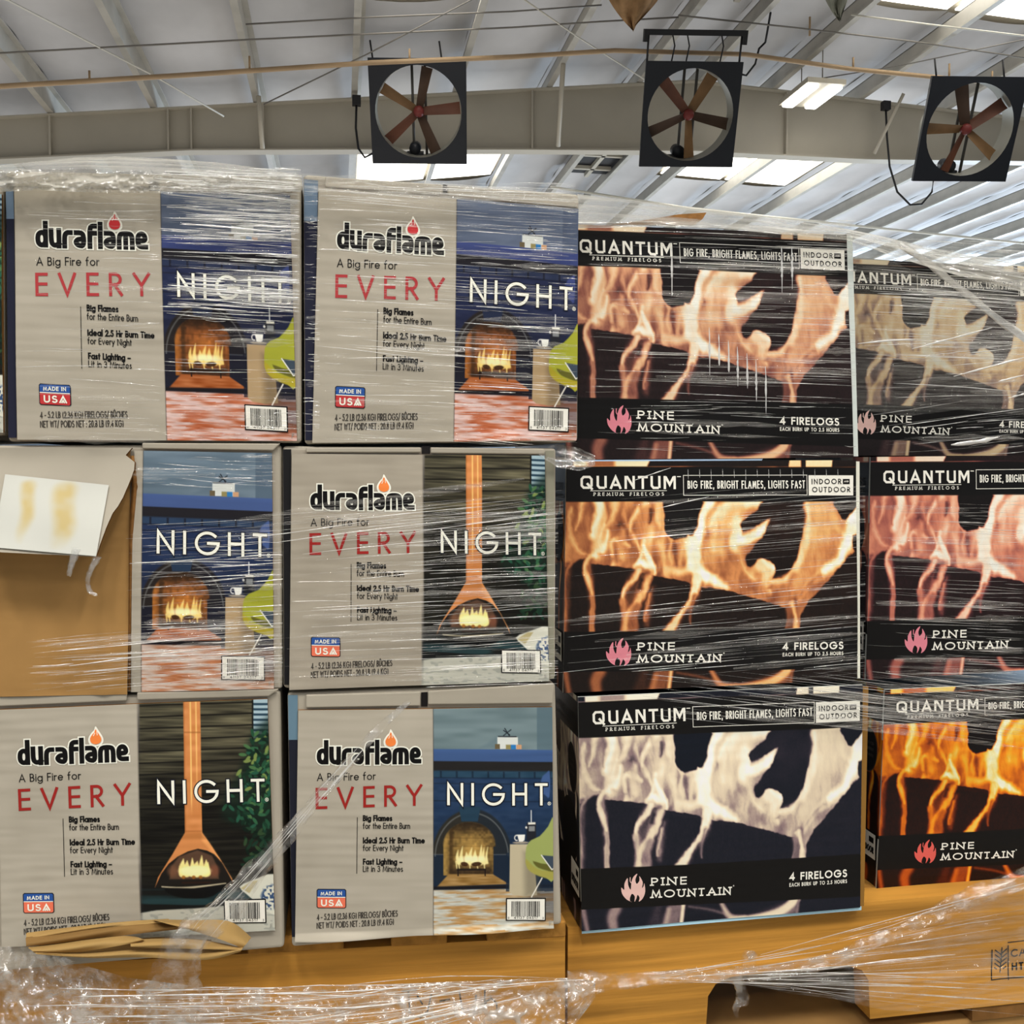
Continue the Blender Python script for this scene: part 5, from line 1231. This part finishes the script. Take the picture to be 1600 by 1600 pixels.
# ------------------------------------------------------------------ fans
fan_black = flat('fan_black', (24, 27, 34), .45, .4, g=1)
blade_mats = [flat('fan_blade_rust', c, .6, .3, noise=.3, nscale=3, g=1) for c in ((96, 58, 42), (70, 52, 40), (122, 92, 60))]
hub_m = flat('fan_hub_red', (110, 44, 40), .5, .3, g=1); rim_m = flat('fan_ring', (150, 148, 138), .4, .4, metal=.4, g=1)
def fan(label, px, py, w, h, Y, roll, yaw, pitch, blade_a, mi, bracket=False):
    c = at(px, py, Y); S = w / FOC * (c - Vector((0, 0, ZC))).dot(_f) / 2; H = h / FOC * (c - Vector((0, 0, ZC))).dot(_f) / 2
    rt = thing('exhaust_fan', label, 'fan', c, 'square exhaust fans under the roof')
    rt.rotation_euler = (pitch, roll, yaw)
    ra = min(S, H) * .895; n = 48
    mb = MB()
    sq = []; ci = []
    for k in range(n):
        a = 2 * math.pi * k / n; ca, sa = math.cos(a), math.sin(a); q = 1 / max(abs(ca), abs(sa))
        sq.append((S * ca * q, -.03, H * sa * q)); ci.append((ra * ca, -.03, ra * sa * H / S if False else ra * sa))
    for y0, flip in ((-.03, 0), (.02, 1)):
        v = [(x, y0, z) for x, y, z in sq] + [(x, y0, z) for x, y, z in ci]
        mb.add(v, [(k, (k + 1) % n, (k + 1) % n + n, k + n) for k in range(n)], 0)
    mb.add([(x, -.03, z) for x, y, z in sq] + [(x, .02, z) for x, y, z in sq], [(k, (k + 1) % n, (k + 1) % n + n, k + n) for k in range(n)], 0)
    mb.build('housing', [fan_black], rt)
    mb = MB()
    mb.add([(x, -.03, z) for x, y, z in ci] + [(x * .985, .26, z * .985) for x, y, z in ci], [(k, (k + 1) % n, (k + 1) % n + n, k + n) for k in range(n)], 0, None, True)
    mb.build('venturi_ring', [rim_m], rt)
    for k in range(5):
        a = R(blade_a + 72 * k); mb = MB(); P = []
        for t in np.linspace(.10, .97, 8):
            ro = []
            for w_ in (-1, -.3, .4, 1):
                tw = R(38 - 16 * t); wid = ra * (.105 + .04 * t) * w_
                x, z, y = t * ra, wid * math.cos(tw), .10 + wid * math.sin(tw) + .02 * (1 - w_ * w_)
                ro.append((x * math.cos(a) - z * math.sin(a), y, x * math.sin(a) + z * math.cos(a)))
            P.append(ro)
        P = np.array(P); mb.grid(P, 0); mb.grid(P[::-1] + np.array([0, .008, 0]), 0); mb.build('blade', [blade_mats[(k + mi) % 3]], rt)
    mb = MB(); mb.tube([(0, .02, 0), (0, .08, 0), (0, .16, 0)], [ra * .09, ra * .13, ra * .10], 16, 0); mb.build('hub', [hub_m], rt)
    mb = MB(); xm = -ra * .12
    mb.tube([(xm, .17, -ra * .84), (xm, .40, -ra * .84)], ra * .14, 14, 0); mb.box((xm - ra * .2, .18, -ra * .99), (xm + ra * .2, .36, -ra * .93), 0); mb.build('motor', [fan_black], rt)
    for xo in (-ra * .14, ra * .16):
        z0 = math.sqrt(max(.01, ra * ra - xo * xo)); mb = MB(); mb.tube([(xo, .2, z0), (xo, .2, -z0)], .020, 6, 0); mb.build('support_bar', [dark_steel], rt)
    if bracket:
        mb = MB(); mb.box((-S * 1.08, -.05, H + .30), (S * 1.02, .05, H + .37), 0); mb.box((-S * 1.08, -.05, H + .22), (-S * 1.0, .05, H + .30), 0); mb.box((S * .96, -.05, H + .20), (S * 1.02, .05, H + .30), 0)
        for xo in (-S * .98, S * .92): mb.tube([(xo, 0, H - .02), (xo, 0, H + .33)], .014, 6, 0)
        for xo in (-S * .5, -S * .2, S * .5): mb.tube([(xo, 0, H + .32), (xo + .05, .04, H + .18), (xo + .02, .02, H)], .010, 6, 0)
        mb.build('hanging_bracket', [cable], rt)
    else:
        for xo in (-S * .9, S * .5):
            mb = MB(); mb.tube([(xo, 0, H - .01), (xo - .03, .08, H + .2)], .012, 6, 0); mb.build('hanger_rod', [cable], rt)
    return rt
fan('black square exhaust fan with rusty blades, hanging left of the others above the grey cartons', 654, 175, 150, 153, 13.3, R(-.5), R(-7), R(24), 5, 0)
fan('black square exhaust fan in the middle, hung from a black bracket', 1078, 180, 150, 153, 12.64, R(-.5), R(-7), R(24), -12, 1, True)
fan('black square exhaust fan tilted at the right, above the black cartons', 1514, 203, 152, 153, 12.0, R(-.5), R(-7), R(24), -36, 2)

# ------------------------------------------------------------------ lamps, vents, torn roof scraps
tube_m = emit('lamp_tube', (1.0, .98, .92), 9.0)
def strip_lamp(label, px, py, Y, L=1.5):
    c = at(px, py, Y); rt = root('strip_lamp', label, 'ceiling lamp', tuple(c), 'strip lamps under the roof')
    mb = MB(); mb.box((c.x - .29, c.y - L, c.z + .02), (c.x + .29, c.y + L, c.z + .09), 0); mb.build('lamp_body', [steel], rt)
    for s_ in (-1, 1):
        mb = MB(); mb.box((c.x + s_ * .18 - .09, c.y - L + .05, c.z - .03), (c.x + s_ * .18 + .09, c.y + L - .05, c.z + .02), 0); bevel(mb.build('lamp_tube', [tube_m], rt), .03, 3)
    for yy in (-L * .7, L * .7):
        mb = MB(); mb.tube([(c.x, c.y + yy, c.z + .09), (c.x, c.y + yy, roof_z(c.x) + .1)], .008, 6, 0); mb.build('hanger_wire', [rodm], rt)
strip_lamp('bright twin-tube strip lamp between the middle and right fans', 1268, 151, 13.5, .46)
strip_lamp('bright strip lamp far off, just above the film on the right', 1447, 388, 30.0)
def vent(label, Y0, Y1):
    rt = root('ridge_vent', label, 'vent', (RX, (Y0 + Y1) / 2, RZ + .1), 'dark ridge vents')
    a, b = xs_l[-1] + .1, xs_r[0] - .02
    mb = MB(); mb.box((a, Y0, RZ + .16), (b, Y1, RZ + .19), 0); mb.build('opening', [fan_black], rt)
    mb = MB()
    for k in range(3): mb.box((a + .05, Y0 + (Y1 - Y0) * (.2 + .3 * k), RZ + .08), (b - .05, Y0 + (Y1 - Y0) * (.2 + .3 * k) + .08, RZ + .15), 0)
    mb.box(((a + b) / 2 - .04, Y0, RZ + .08), ((a + b) / 2 + .04, Y1, RZ + .16), 0); mb.build('vent_frame', [steel], rt)
vent('dark vent opening in the ridge near the top edge', 10.2, 12.2)
vent('dark vent opening in the ridge farther back, low in the gap above the cartons', 17.2, 20.0)
def scrap(name, label, pts, Y, mat, sag):
    tops = pts; n = 14; P = []
    for i in range(9):
        t = i / 8; r_ = []
        for j in range(n):
            s_ = j / (n - 1)
            px = np.interp(s_, [0, 1], [pts[0][0] + (pts[2][0] - pts[0][0]) * t ** 1.2, pts[1][0] + (pts[2][0] - pts[1][0]) * t ** 1.2])
            py = pts[0][1] + (pts[2][1] - pts[0][1]) * t + 3 * math.sin(s_ * 8 + t * 3)
            r_.append(at(px, py, Y - sag * math.sin(math.pi * s_) * (1 - t) + .05 * math.sin(s_ * 13 + t * 5)))
        P.append(r_)
    P = np.array(P); mb = MB(); mb.grid(P, 0); mb.grid(P[::-1] + np.array([0, .03, 0]), 0)
    o = mb.build(name, [mat], None, origin=tuple(P[0, 0])); tag(o, label, 'scrap'); return o
scrap('torn_insulation', 'brown torn scrap of roof insulation hanging to a point at the top edge', [(946, -16), (1036, -16), (990, 46)], 11.8, flat('brown_insulation', (150, 118, 84), .9, .1, noise=.4, nscale=5, g=1), .4)
scrap('torn_insulation', 'grey-green torn scrap of roof insulation hanging at the top edge right of the ridge', [(1288, -12), (1326, -12), (1314, 32)], 11.8, flat('grey_insulation', (130, 130, 116), .9, .1, noise=.3, nscale=5, g=1), .3)
# ------------------------------------------------------------------ stretch film
film_strand = film('film_crease', .30, .92, 26, (1, 1, 1), white=.60, rough=.10, bump=.5, lo=.36, hi=.62)
film_veil = film('film_veil', .02, .62, 9, (.9, 1, 34), white=.55, rough=.10, bump=.9, lo=.38, hi=.72, tint=(.90, .88, .80))
film_crown = film('film_crown', .14, .92, 11, (.55, 1, 5), white=.62, rough=.12, bump=1.0, lo=.32, hi=.66, tint=(.86, .84, .76))
film_loose = film('film_loose', .08, .88, 34, (.8, 1, 1.6), white=.42, rough=.10, bump=1.0, lo=.40, hi=.66, tint=(.86, .83, .78))
film_cord = film('film_cord', .45, .95, 30, (1, 1, 1), white=.6, rough=.12, bump=.8, lo=.35, hi=.6, tint=(.80, .79, .75))

def strand(mb, p, w, Y, rg, mat=0, n=7):
    """a crease of film: a narrow folded ribbon following picture points p at the depth Y"""
    p = smooth_line(p, 3) if len(p) > 2 else np.array([np.array(p[0]) * (1 - t) + np.array(p[1]) * t for t in np.linspace(0, 1, n)], float)
    up = abs(p[-1][1] - p[0][1]) > abs(p[-1][0] - p[0][0])
    k = len(p); g = np.zeros((3, k, 3)); tilt = rg.uniform(-.5, .5); ph = rg.uniform(0, 6)
    for i, (x, y) in enumerate(p):
        c = np.array(at(x, y, Y)); t = i / (k - 1)
        h = w * (.25 + .75 * abs(math.sin(math.pi * t) ** .5)) * (.7 + .3 * math.sin(t * 17 + ph)) / 2
        e = (h, 0) if up else (0, h)
        g[0, i] = c + np.array([-e[0], h * .4 * (1 + tilt), e[1]]); g[1, i] = c + np.array([0, -h * .5, 0]); g[2, i] = c + np.array([e[0], h * .4 * (1 - tilt), -e[1]])
    mb.grid(g, mat)
def field(mb, rg, n, x0, x1, y0, y1, slope, lmin, lmax, wmin, wmax, Y, dslope=.02, conv=None):
    for _ in range(n):
        a = rg.uniform(x0, x1 - lmin * .5); L = min(rg.uniform(lmin, lmax), x1 - a); y = rg.uniform(y0, y1); s_ = slope + rg.gauss(0, dslope)
        if conv: s_ = (conv[1] - y) / (conv[0] - a) + rg.gauss(0, dslope * .5)
        w = wmin + (wmax - wmin) * rg.random() ** 3
        strand(mb, [(a, y), (a + L * .5, y + L * .5 * s_ + rg.uniform(-1, 1)), (a + L, y + L * s_)], w, Y - rg.uniform(0, .006), rg)

rg = random.Random(11)
film_highlight = film('film_crease_highlight', .72, 1.0, 30, (1, 1, 1), white=.72, rough=.14, bump=.5, lo=.34, hi=.6, tint=(.97, .97, .95))  # near-white creases: the film's bright highlights put into their colour
film_wide = film('film_haze', .0, .42, 10, (.8, 1, 60), white=.6, rough=.16, bump=.9, lo=.40, hi=.72, tint=(.90, .88, .82))
WRAP = [film_strand, film_highlight, film_wide]
def zone(mb, n, nb, nw, x0, x1, y0, y1, slope, Y, lmin=40, lmax=260, ds=.02, wb=.0016, conv=None):
    """fine creases, creases painted with highlights and broad hazy folds of one stretch of the wrap"""
    for m, k, w0, w1, dy in ((0, n, .0002, .0013, 0), (1, nb, .0002, wb, -.001), (2, nw, .004, .013, .002)):
        for _ in range(k):
            l0, l1 = (lmin, lmax) if m < 2 else (lmin * 2.5, lmax * 1.3)
            a = rg.uniform(x0, max(x0 + 1, x1 - l0 * .5)); L = min(rg.uniform(l0, l1), x1 - a); y = rg.uniform(y0, y1); s_ = slope + rg.gauss(0, ds)
            if conv: s_ = (conv[1] - y) / (conv[0] - a) + rg.gauss(0, ds * .5)
            w = w0 + (w1 - w0) * rg.random() ** (3 if m < 2 else 1)
            strand(mb, [(a, y), (a + L * .5, y + L * .5 * s_ + rg.uniform(-1.5, 1.5)), (a + L, y + L * s_)], w, Y + dy - rg.uniform(0, .004), rg, m)
# tight wrap over the left load
yl, yq = YL - .010, YQ - .016
mb = MB()
zone(mb, 90, 10, 5, 24, 250, 300, 690, .03, yl, 30, 190)
zone(mb, 110, 110, 12, 246, 468, 298, 372, .05, yl, 40, 215, .03, .0030)
zone(mb, 40, 70, 6, 230, 470, 262, 300, .06, yl - .012, 40, 220, .03, .0026)
zone(mb, 30, 24, 4, 480, 900, 285, 312, .06, yl - .008, 40, 220, .03, .0016)
zone(mb, 30, 60, 6, 246, 468, 430, 475, .07, yl, 50, 215, .03, .0030)
zone(mb, 80, 44, 7, 246, 468, 372, 500, .05, yl, 30, 210, .03, .0022)
zone(mb, 40, 8, 4, 246, 468, 500, 685, .02, yl, 30, 160)
zone(mb, 170, 60, 14, 490, 902, 300, 560, .055, yl, 24, 190, .025, .0014)
zone(mb, 90, 34, 8, 490, 902, 540, 690, .04, yl, 24, 140, .03, .0014)
zone(mb, 50, 40, 5, 472, 500, 300, 690, .02, yl, 12, 26, .05, .0014)
zone(mb, 90, 44, 8, 196, 442, 815, 1070, -.05, yl, 40, 240, .03, .0016)
zone(mb, 60, 40, 6, 40, 442, 1000, 1082, -.08, yl, 60, 330, .025, .0018)
zone(mb, 140, 60, 14, 442, 872, 800, 1075, -.055, yl, 40, 360, .025, .0012)
zone(mb, 16, 16, 3, 330, 880, 806, 850, -.12, yl, 150, 420, .02, .0018)
zone(mb, 30, 8, 3, 200, 430, 712, 760, .02, yl, 20, 120, .05, .0010)
o = mb.build('stretch_film', WRAP, None, origin=tuple(at(440, 700, yl))); tag(o, 'tight clear stretch film creased in fine lines across the grey cartons', 'plastic film', 'stretch film', 'stuff')
mb = MB()
zone(mb, 150, 24, 16, 906, 1338, 338, 600, .03, yq, 40, 330, .012, .0008)
zone(mb, 36, 6, 4, 906, 1338, 600, 716, .02, yq, 30, 220, .02, .0009)
zone(mb, 90, 12, 8, 868, 1352, 780, 1060, -.09, yq, 60, 520, .012, .0007)
zone(mb, 90, 8, 10, 1000, 1600, 1048, 1120, .12, yq, 60, 440, .02, .0008)
zone(mb, 90, 60, 6, 1340, 1600, 372, 480, .07, yq, 40, 270, .03, .0018)
zone(mb, 70, 24, 8, 1340, 1600, 470, 560, .04, yq, 40, 270, .03, .0012)
zone(mb, 40, 24, 5, 1340, 1600, 545, 712, -.08, yq, 40, 270, .05, .0014)
zone(mb, 100, 10, 12, 1350, 1600, 780, 1060, .035, yq, 50, 260, .02, .0008)
zone(mb, 40, 6, 6, 1344, 1600, 1040, 1140, .06, yq, 50, 260, .04, .0008)
for x in (1108, 1123, 1138, 1152, 1167, 1181, 1196, 1049, 1237, 1221):      # drips of stretched film down the top carton
    y = 505 + (x - 1100) * .7 if 1100 < x < 1200 else 385
    strand(mb, [(x, y), (x + 1, y + 25), (x + 1, y + rg.uniform(45, 85))], .0022, yq - .008, rg, 1); strand(mb, [(x + .6, y + 20), (x + 1, y + 36), (x + 1, y + 50)], .0038, yq - .009, rg, 1)
for k in range(14): strand(mb, [(1075 + k * 18, 733), (1075.5 + k * 18, 744 + rg.uniform(0, 8))], .0008, yq - .008, rg, 1)
strand(mb, [(990, 751), (1018, 741), (1048, 731)], .0015, yq - .008, rg, 1); strand(mb, [(1025, 795), (1068, 785), (1108, 776)], .0014, yq - .008, rg, 1)
for q in ([(1490, 588), (1550, 572), (1610, 556)], [(1425, 545), (1490, 528), (1550, 512)], [(1560, 596), (1600, 586)], [(1575, 622), (1610, 613)], [(1340, 537), (1390, 532), (1430, 530)]): strand(mb, q, .0030, yq - .01, rg, 1)
strand(mb, [(1486, 695), (1530, 690), (1560, 683)], .0075, yq - .01, rg, 1)
o = mb.build('stretch_film', WRAP, None, origin=tuple(at(1200, 700, yq))); tag(o, 'tight clear stretch film creased in fine lines across the black cartons', 'plastic film', 'stretch film', 'stuff')

def drape(name, label, xs, top, bot, y0, y1, mat, amp, rows=26, cols=150, fl=1.0, seed=3, kind=None, knee=None):
    """a sheet of film between an upper and a lower edge, y0 deep at the lower edge and y1 at the upper"""
    P = np.zeros((rows, cols, 3)); xx = np.linspace(xs[0], xs[-1], cols)
    t_, b_ = np.interp(xx, xs, top), np.interp(xx, xs, bot); V = np.linspace(0, 1, rows)
    U, W = np.meshgrid(xx, V)
    n1 = vn(U / 18 * fl, W * 9 + U / 90, seed) - .5; n2 = vn(U / 55 * fl, W * 4, seed + 1) - .5; n3 = vn(U / 7 * fl, W * 17, seed + 2) - .5
    for i in range(rows):
        for j in range(cols):
            w = V[i]; py = t_[j] * (1 - w) + b_[j] * w
            kn = np.interp(xx[j], xs, knee) if knee else b_[j]
            d = y0 + (y1 - y0) * max(0, (kn - py) / max(1, kn - t_[j])) ** 1.2 + amp * (1.2 * n1[i, j] + 1.4 * n2[i, j] + .6 * n3[i, j])
            P[i, j] = at(xx[j], t_[j] * (1 - w) + b_[j] * w, d)
    mb = MB(); mb.grid(P, 0)
    o = mb.build(name, [mat], None, origin=tuple(P[rows // 2, cols // 2])); tag(o, label, 'plastic film', None, kind); return o
drape('crumpled_film', 'thick crumpled film heaped over the top edge of the upper left carton',
      [-40, 0, 60, 120, 180, 260, 340, 400, 472], [268, 258, 252, 246, 244, 248, 254, 262, 273], [312, 300, 297, 300, 301, 302, 304, 302, 298], YL - .020, YL + .16, film_crown, .010, 40, 260, seed=3, fl=1.3, knee=[270, 266, 264, 264, 265, 268, 272, 274, 277])
drape('crumpled_film', 'film stretched over the top edge of the second carton in the top row',
      [472, 520, 560, 590, 640, 700, 800, 905], [271, 275, 273, 267, 278, 287, 296, 304], [300, 302, 303, 306, 310, 313, 320, 333], YL - .016, YL + .12, film_veil, .005, 20, 150, seed=8, knee=[275, 278, 280, 282, 286, 290, 298, 308])
drape('crumpled_film', 'pale stretched film sloping down over the tops of the black cartons to the right edge',
      [902, 960, 1020, 1110, 1200, 1325, 1400, 1480, 1620], [303, 310, 317, 326, 338, 358, 374, 392, 420], [356, 356, 354, 356, 364, 376, 402, 426, 462], YQ - .020, YQ + .14, film_crown, .006, 30, 220, fl=.35, seed=14, knee=[348, 348, 347, 350, 358, 370, 388, 408, 440])
drape('crumpled_film', 'milky film veiling the top right carton', [1336, 1420, 1500, 1620], [380, 420, 440, 470], [640, 650, 640, 650], YQ + .050, YQ + .050, film('film_thin', .0, .26, 9, (.9, 1, 34), white=.6, rough=.12, bump=.9, lo=.38, hi=.72, tint=(.90, .88, .80)), .004, 40, 80, fl=.4, seed=20)
# twisted bands
def band(name, label, pts, radii, Y, mat, seed=1, n=10, flat_=.45):
    p = smooth_line(pts, 8); r = smooth_line(np.column_stack([radii, radii]), 8)[:, 0]; k = len(p); rg = random.Random(seed); P = np.zeros((k, n + 1, 3))
    for i in range(k):
        c = np.array(at(p[i][0], p[i][1], Y)); d = p[min(i + 1, k - 1)] - p[max(i - 1, 0)]; d = d / (np.hypot(*d) + 1e-9)
        a = np.array([d[1] * 1.0, 0, d[0]]) * 1.0          # across the band
        for j in range(n + 1):
            th = 2 * math.pi * j / n + i * .10
            rr_ = r[i] * (1 + .30 * math.sin(3 * th + i * .35 + seed) + .15 * math.sin(7 * th - i * .6))
            P[i, j] = c + a * rr_ * math.cos(th) + np.array([0, -1, 0]) * rr_ * flat_ * math.sin(th)
    mb = MB(); mb.grid(P, 0); o = mb.build(name, [mat], None, origin=tuple(P[0, 0])); tag(o, label, 'plastic film', 'twisted bands of film'); return o
band('film_band', 'flat grey band of film running diagonally across the top right carton', [(1405, 382), (1450, 410), (1500, 452), (1560, 498), (1630, 548)], [.004, .0042, .0044, .0046, .005], YQ + .02, film_cord, 2, 10, .3)
loose_band = film('film_band_clear', .03, .5, 46, (1, 1, 1), white=.14, rough=.07, bump=1.0, lo=.45, hi=.72)
band('film_band', 'clear twisted band of film slanting between the two bottom grey cartons onto the kraft paper',
     [(640, 1096), (590, 1140), (540, 1200), (480, 1265), (420, 1340), (366, 1402), (318, 1448), (282, 1500), (262, 1560), (250, 1640)], [.002, .004, .005, .006, .009, .012, .015, .019, .024, .028], YL - .05, loose_band, 5, 22, .3)
band('film_band', 'rope of gathered film along the front of the stamped pallet', [(890, 1542), (960, 1532), (1060, 1526), (1160, 1522), (1290, 1502), (1370, 1470), (1450, 1432), (1530, 1400), (1640, 1358)], [.016, .009, .0075, .008, .008, .008, .010, .012, .014], YQ - .02, loose_band, 8, 16, .5)
band('film_band', 'short torn tail of film hanging over the pallet notch', [(1150, 1526), (1158, 1546), (1160, 1562), (1150, 1574), (1152, 1590)], [.007, .006, .008, .004, .002], YQ - .022, loose_band, 9, 10)
band('film_band', 'little tuft of film standing on the rope beside the notch', [(1166, 1524), (1172, 1506), (1168, 1492), (1182, 1496)], [.006, .009, .007, .003], YQ - .024, loose_band, 12, 10)
band('film_band', 'wisp of film hanging from the torn flap', [(118, 856), (112, 878), (108, 900)], [.004, .003, .002], YL - .06, loose_band, 13, 8)
band('film_band', 'curled wisp of film below the corner of the torn flap', [(152, 868), (144, 886), (137, 905), (140, 922), (152, 930)], [.0035, .0026, .002, .0022, .001], YL - .06, loose_band, 14, 8)
drape('crumpled_film', 'loose crinkled film hanging over the front of the left pallet', [-40, 60, 130, 200, 300, 420, 560, 700, 880, 930], [1480, 1478, 1508, 1528, 1540, 1544, 1540, 1534, 1528, 1532], [1640, 1640, 1640, 1640, 1640, 1640, 1640, 1640, 1625, 1560], YL - .035, YL - .012, film_loose, .012, 46, 260, seed=30, fl=1.4)
mb = MB()      # stretched lines of the fan over the stamp, gathered at the rope
for k in range(48):
    t = rg.random(); a = rg.uniform(.0, .55); e = rg.uniform(a + .25, 1.05)
    P_ = lambda q: (1000 + 640 * q, 1529 + (rg.uniform(-5, 5)) + (1358 + 235 * t - 1529) * q ** 1.25)
    strand(mb, [P_(a), P_((a + e) / 2), P_(e)], rg.choice([.0004, .0006, .0009, .0014]), YQ - .022 - rg.uniform(0, .003), rg, rg.choice([0, 0, 0, 1]))
for k in range(80):      # and of the loose film on the left pallet, gathered at the joint of the two pallets
    t = rg.random(); a = rg.uniform(.02, .7); e = min(1, a + rg.uniform(.12, .45))
    P_ = lambda q: (940 - 900 * q, 1532 + rg.uniform(-9, 9) + (1535 + 120 * t - 1532) * min(1, q * 2.2) - 6 * math.sin(q * 6))
    strand(mb, [P_(a), P_((a + e) / 2), P_(e)], rg.choice([.0005, .0008, .0012, .0018]), YL - .040 - rg.uniform(0, .006), rg, rg.choice([0, 1]))
for k in range(26):      # glints along the slanting band, modelled as near-white strands
    a = rg.uniform(0, .8); e = a + rg.uniform(.08, .25); o_ = rg.uniform(-1, 1)
    bx = [590, 540, 480, 420, 366, 318, 282]; by = [1140, 1200, 1265, 1340, 1402, 1448, 1500]; qs = np.linspace(0, 1, 7)
    P_ = lambda q: (np.interp(q, qs, bx) + o_ * (4 + 14 * q) + rg.uniform(-1, 1), np.interp(q, qs, by) + o_ * (3 + 9 * q))
    strand(mb, [P_(a), P_((a + e) / 2), P_(min(1, e))], rg.choice([.0005, .0008, .0013]), YL - .066, rg, 1)
o = mb.build('stretch_film', WRAP, None, origin=tuple(at(900, 1540, YL - .04))); tag(o, 'stretched lines of loose film along the front of both pallets', 'plastic film', 'stretch film', 'stuff')
drape('crumpled_film', 'loose film fanning out over the stamp at the right end of the pallet', [1170, 1230, 1300, 1380, 1460, 1540, 1640], [1526, 1514, 1500, 1466, 1430, 1398, 1360], [1536, 1552, 1560, 1578, 1582, 1572, 1560], YQ - .02, YQ - .015, film('film_fan', .02, .30, 12, (1, 1, 6), white=.35, rough=.10, bump=.8, lo=.42, hi=.72), .004, 36, 150, fl=.4, seed=40)
drape('crumpled_film', 'crumpled wad of film in the corner between the hood stove carton and the black cartons', [842, 870, 905, 930], [700, 694, 700, 712], [712, 730, 736, 728], YL - .01, YL + .02, film_loose, .008, 16, 40, seed=50)
for o in bpy.data.objects:
    if '_o' in o: del o['_o']
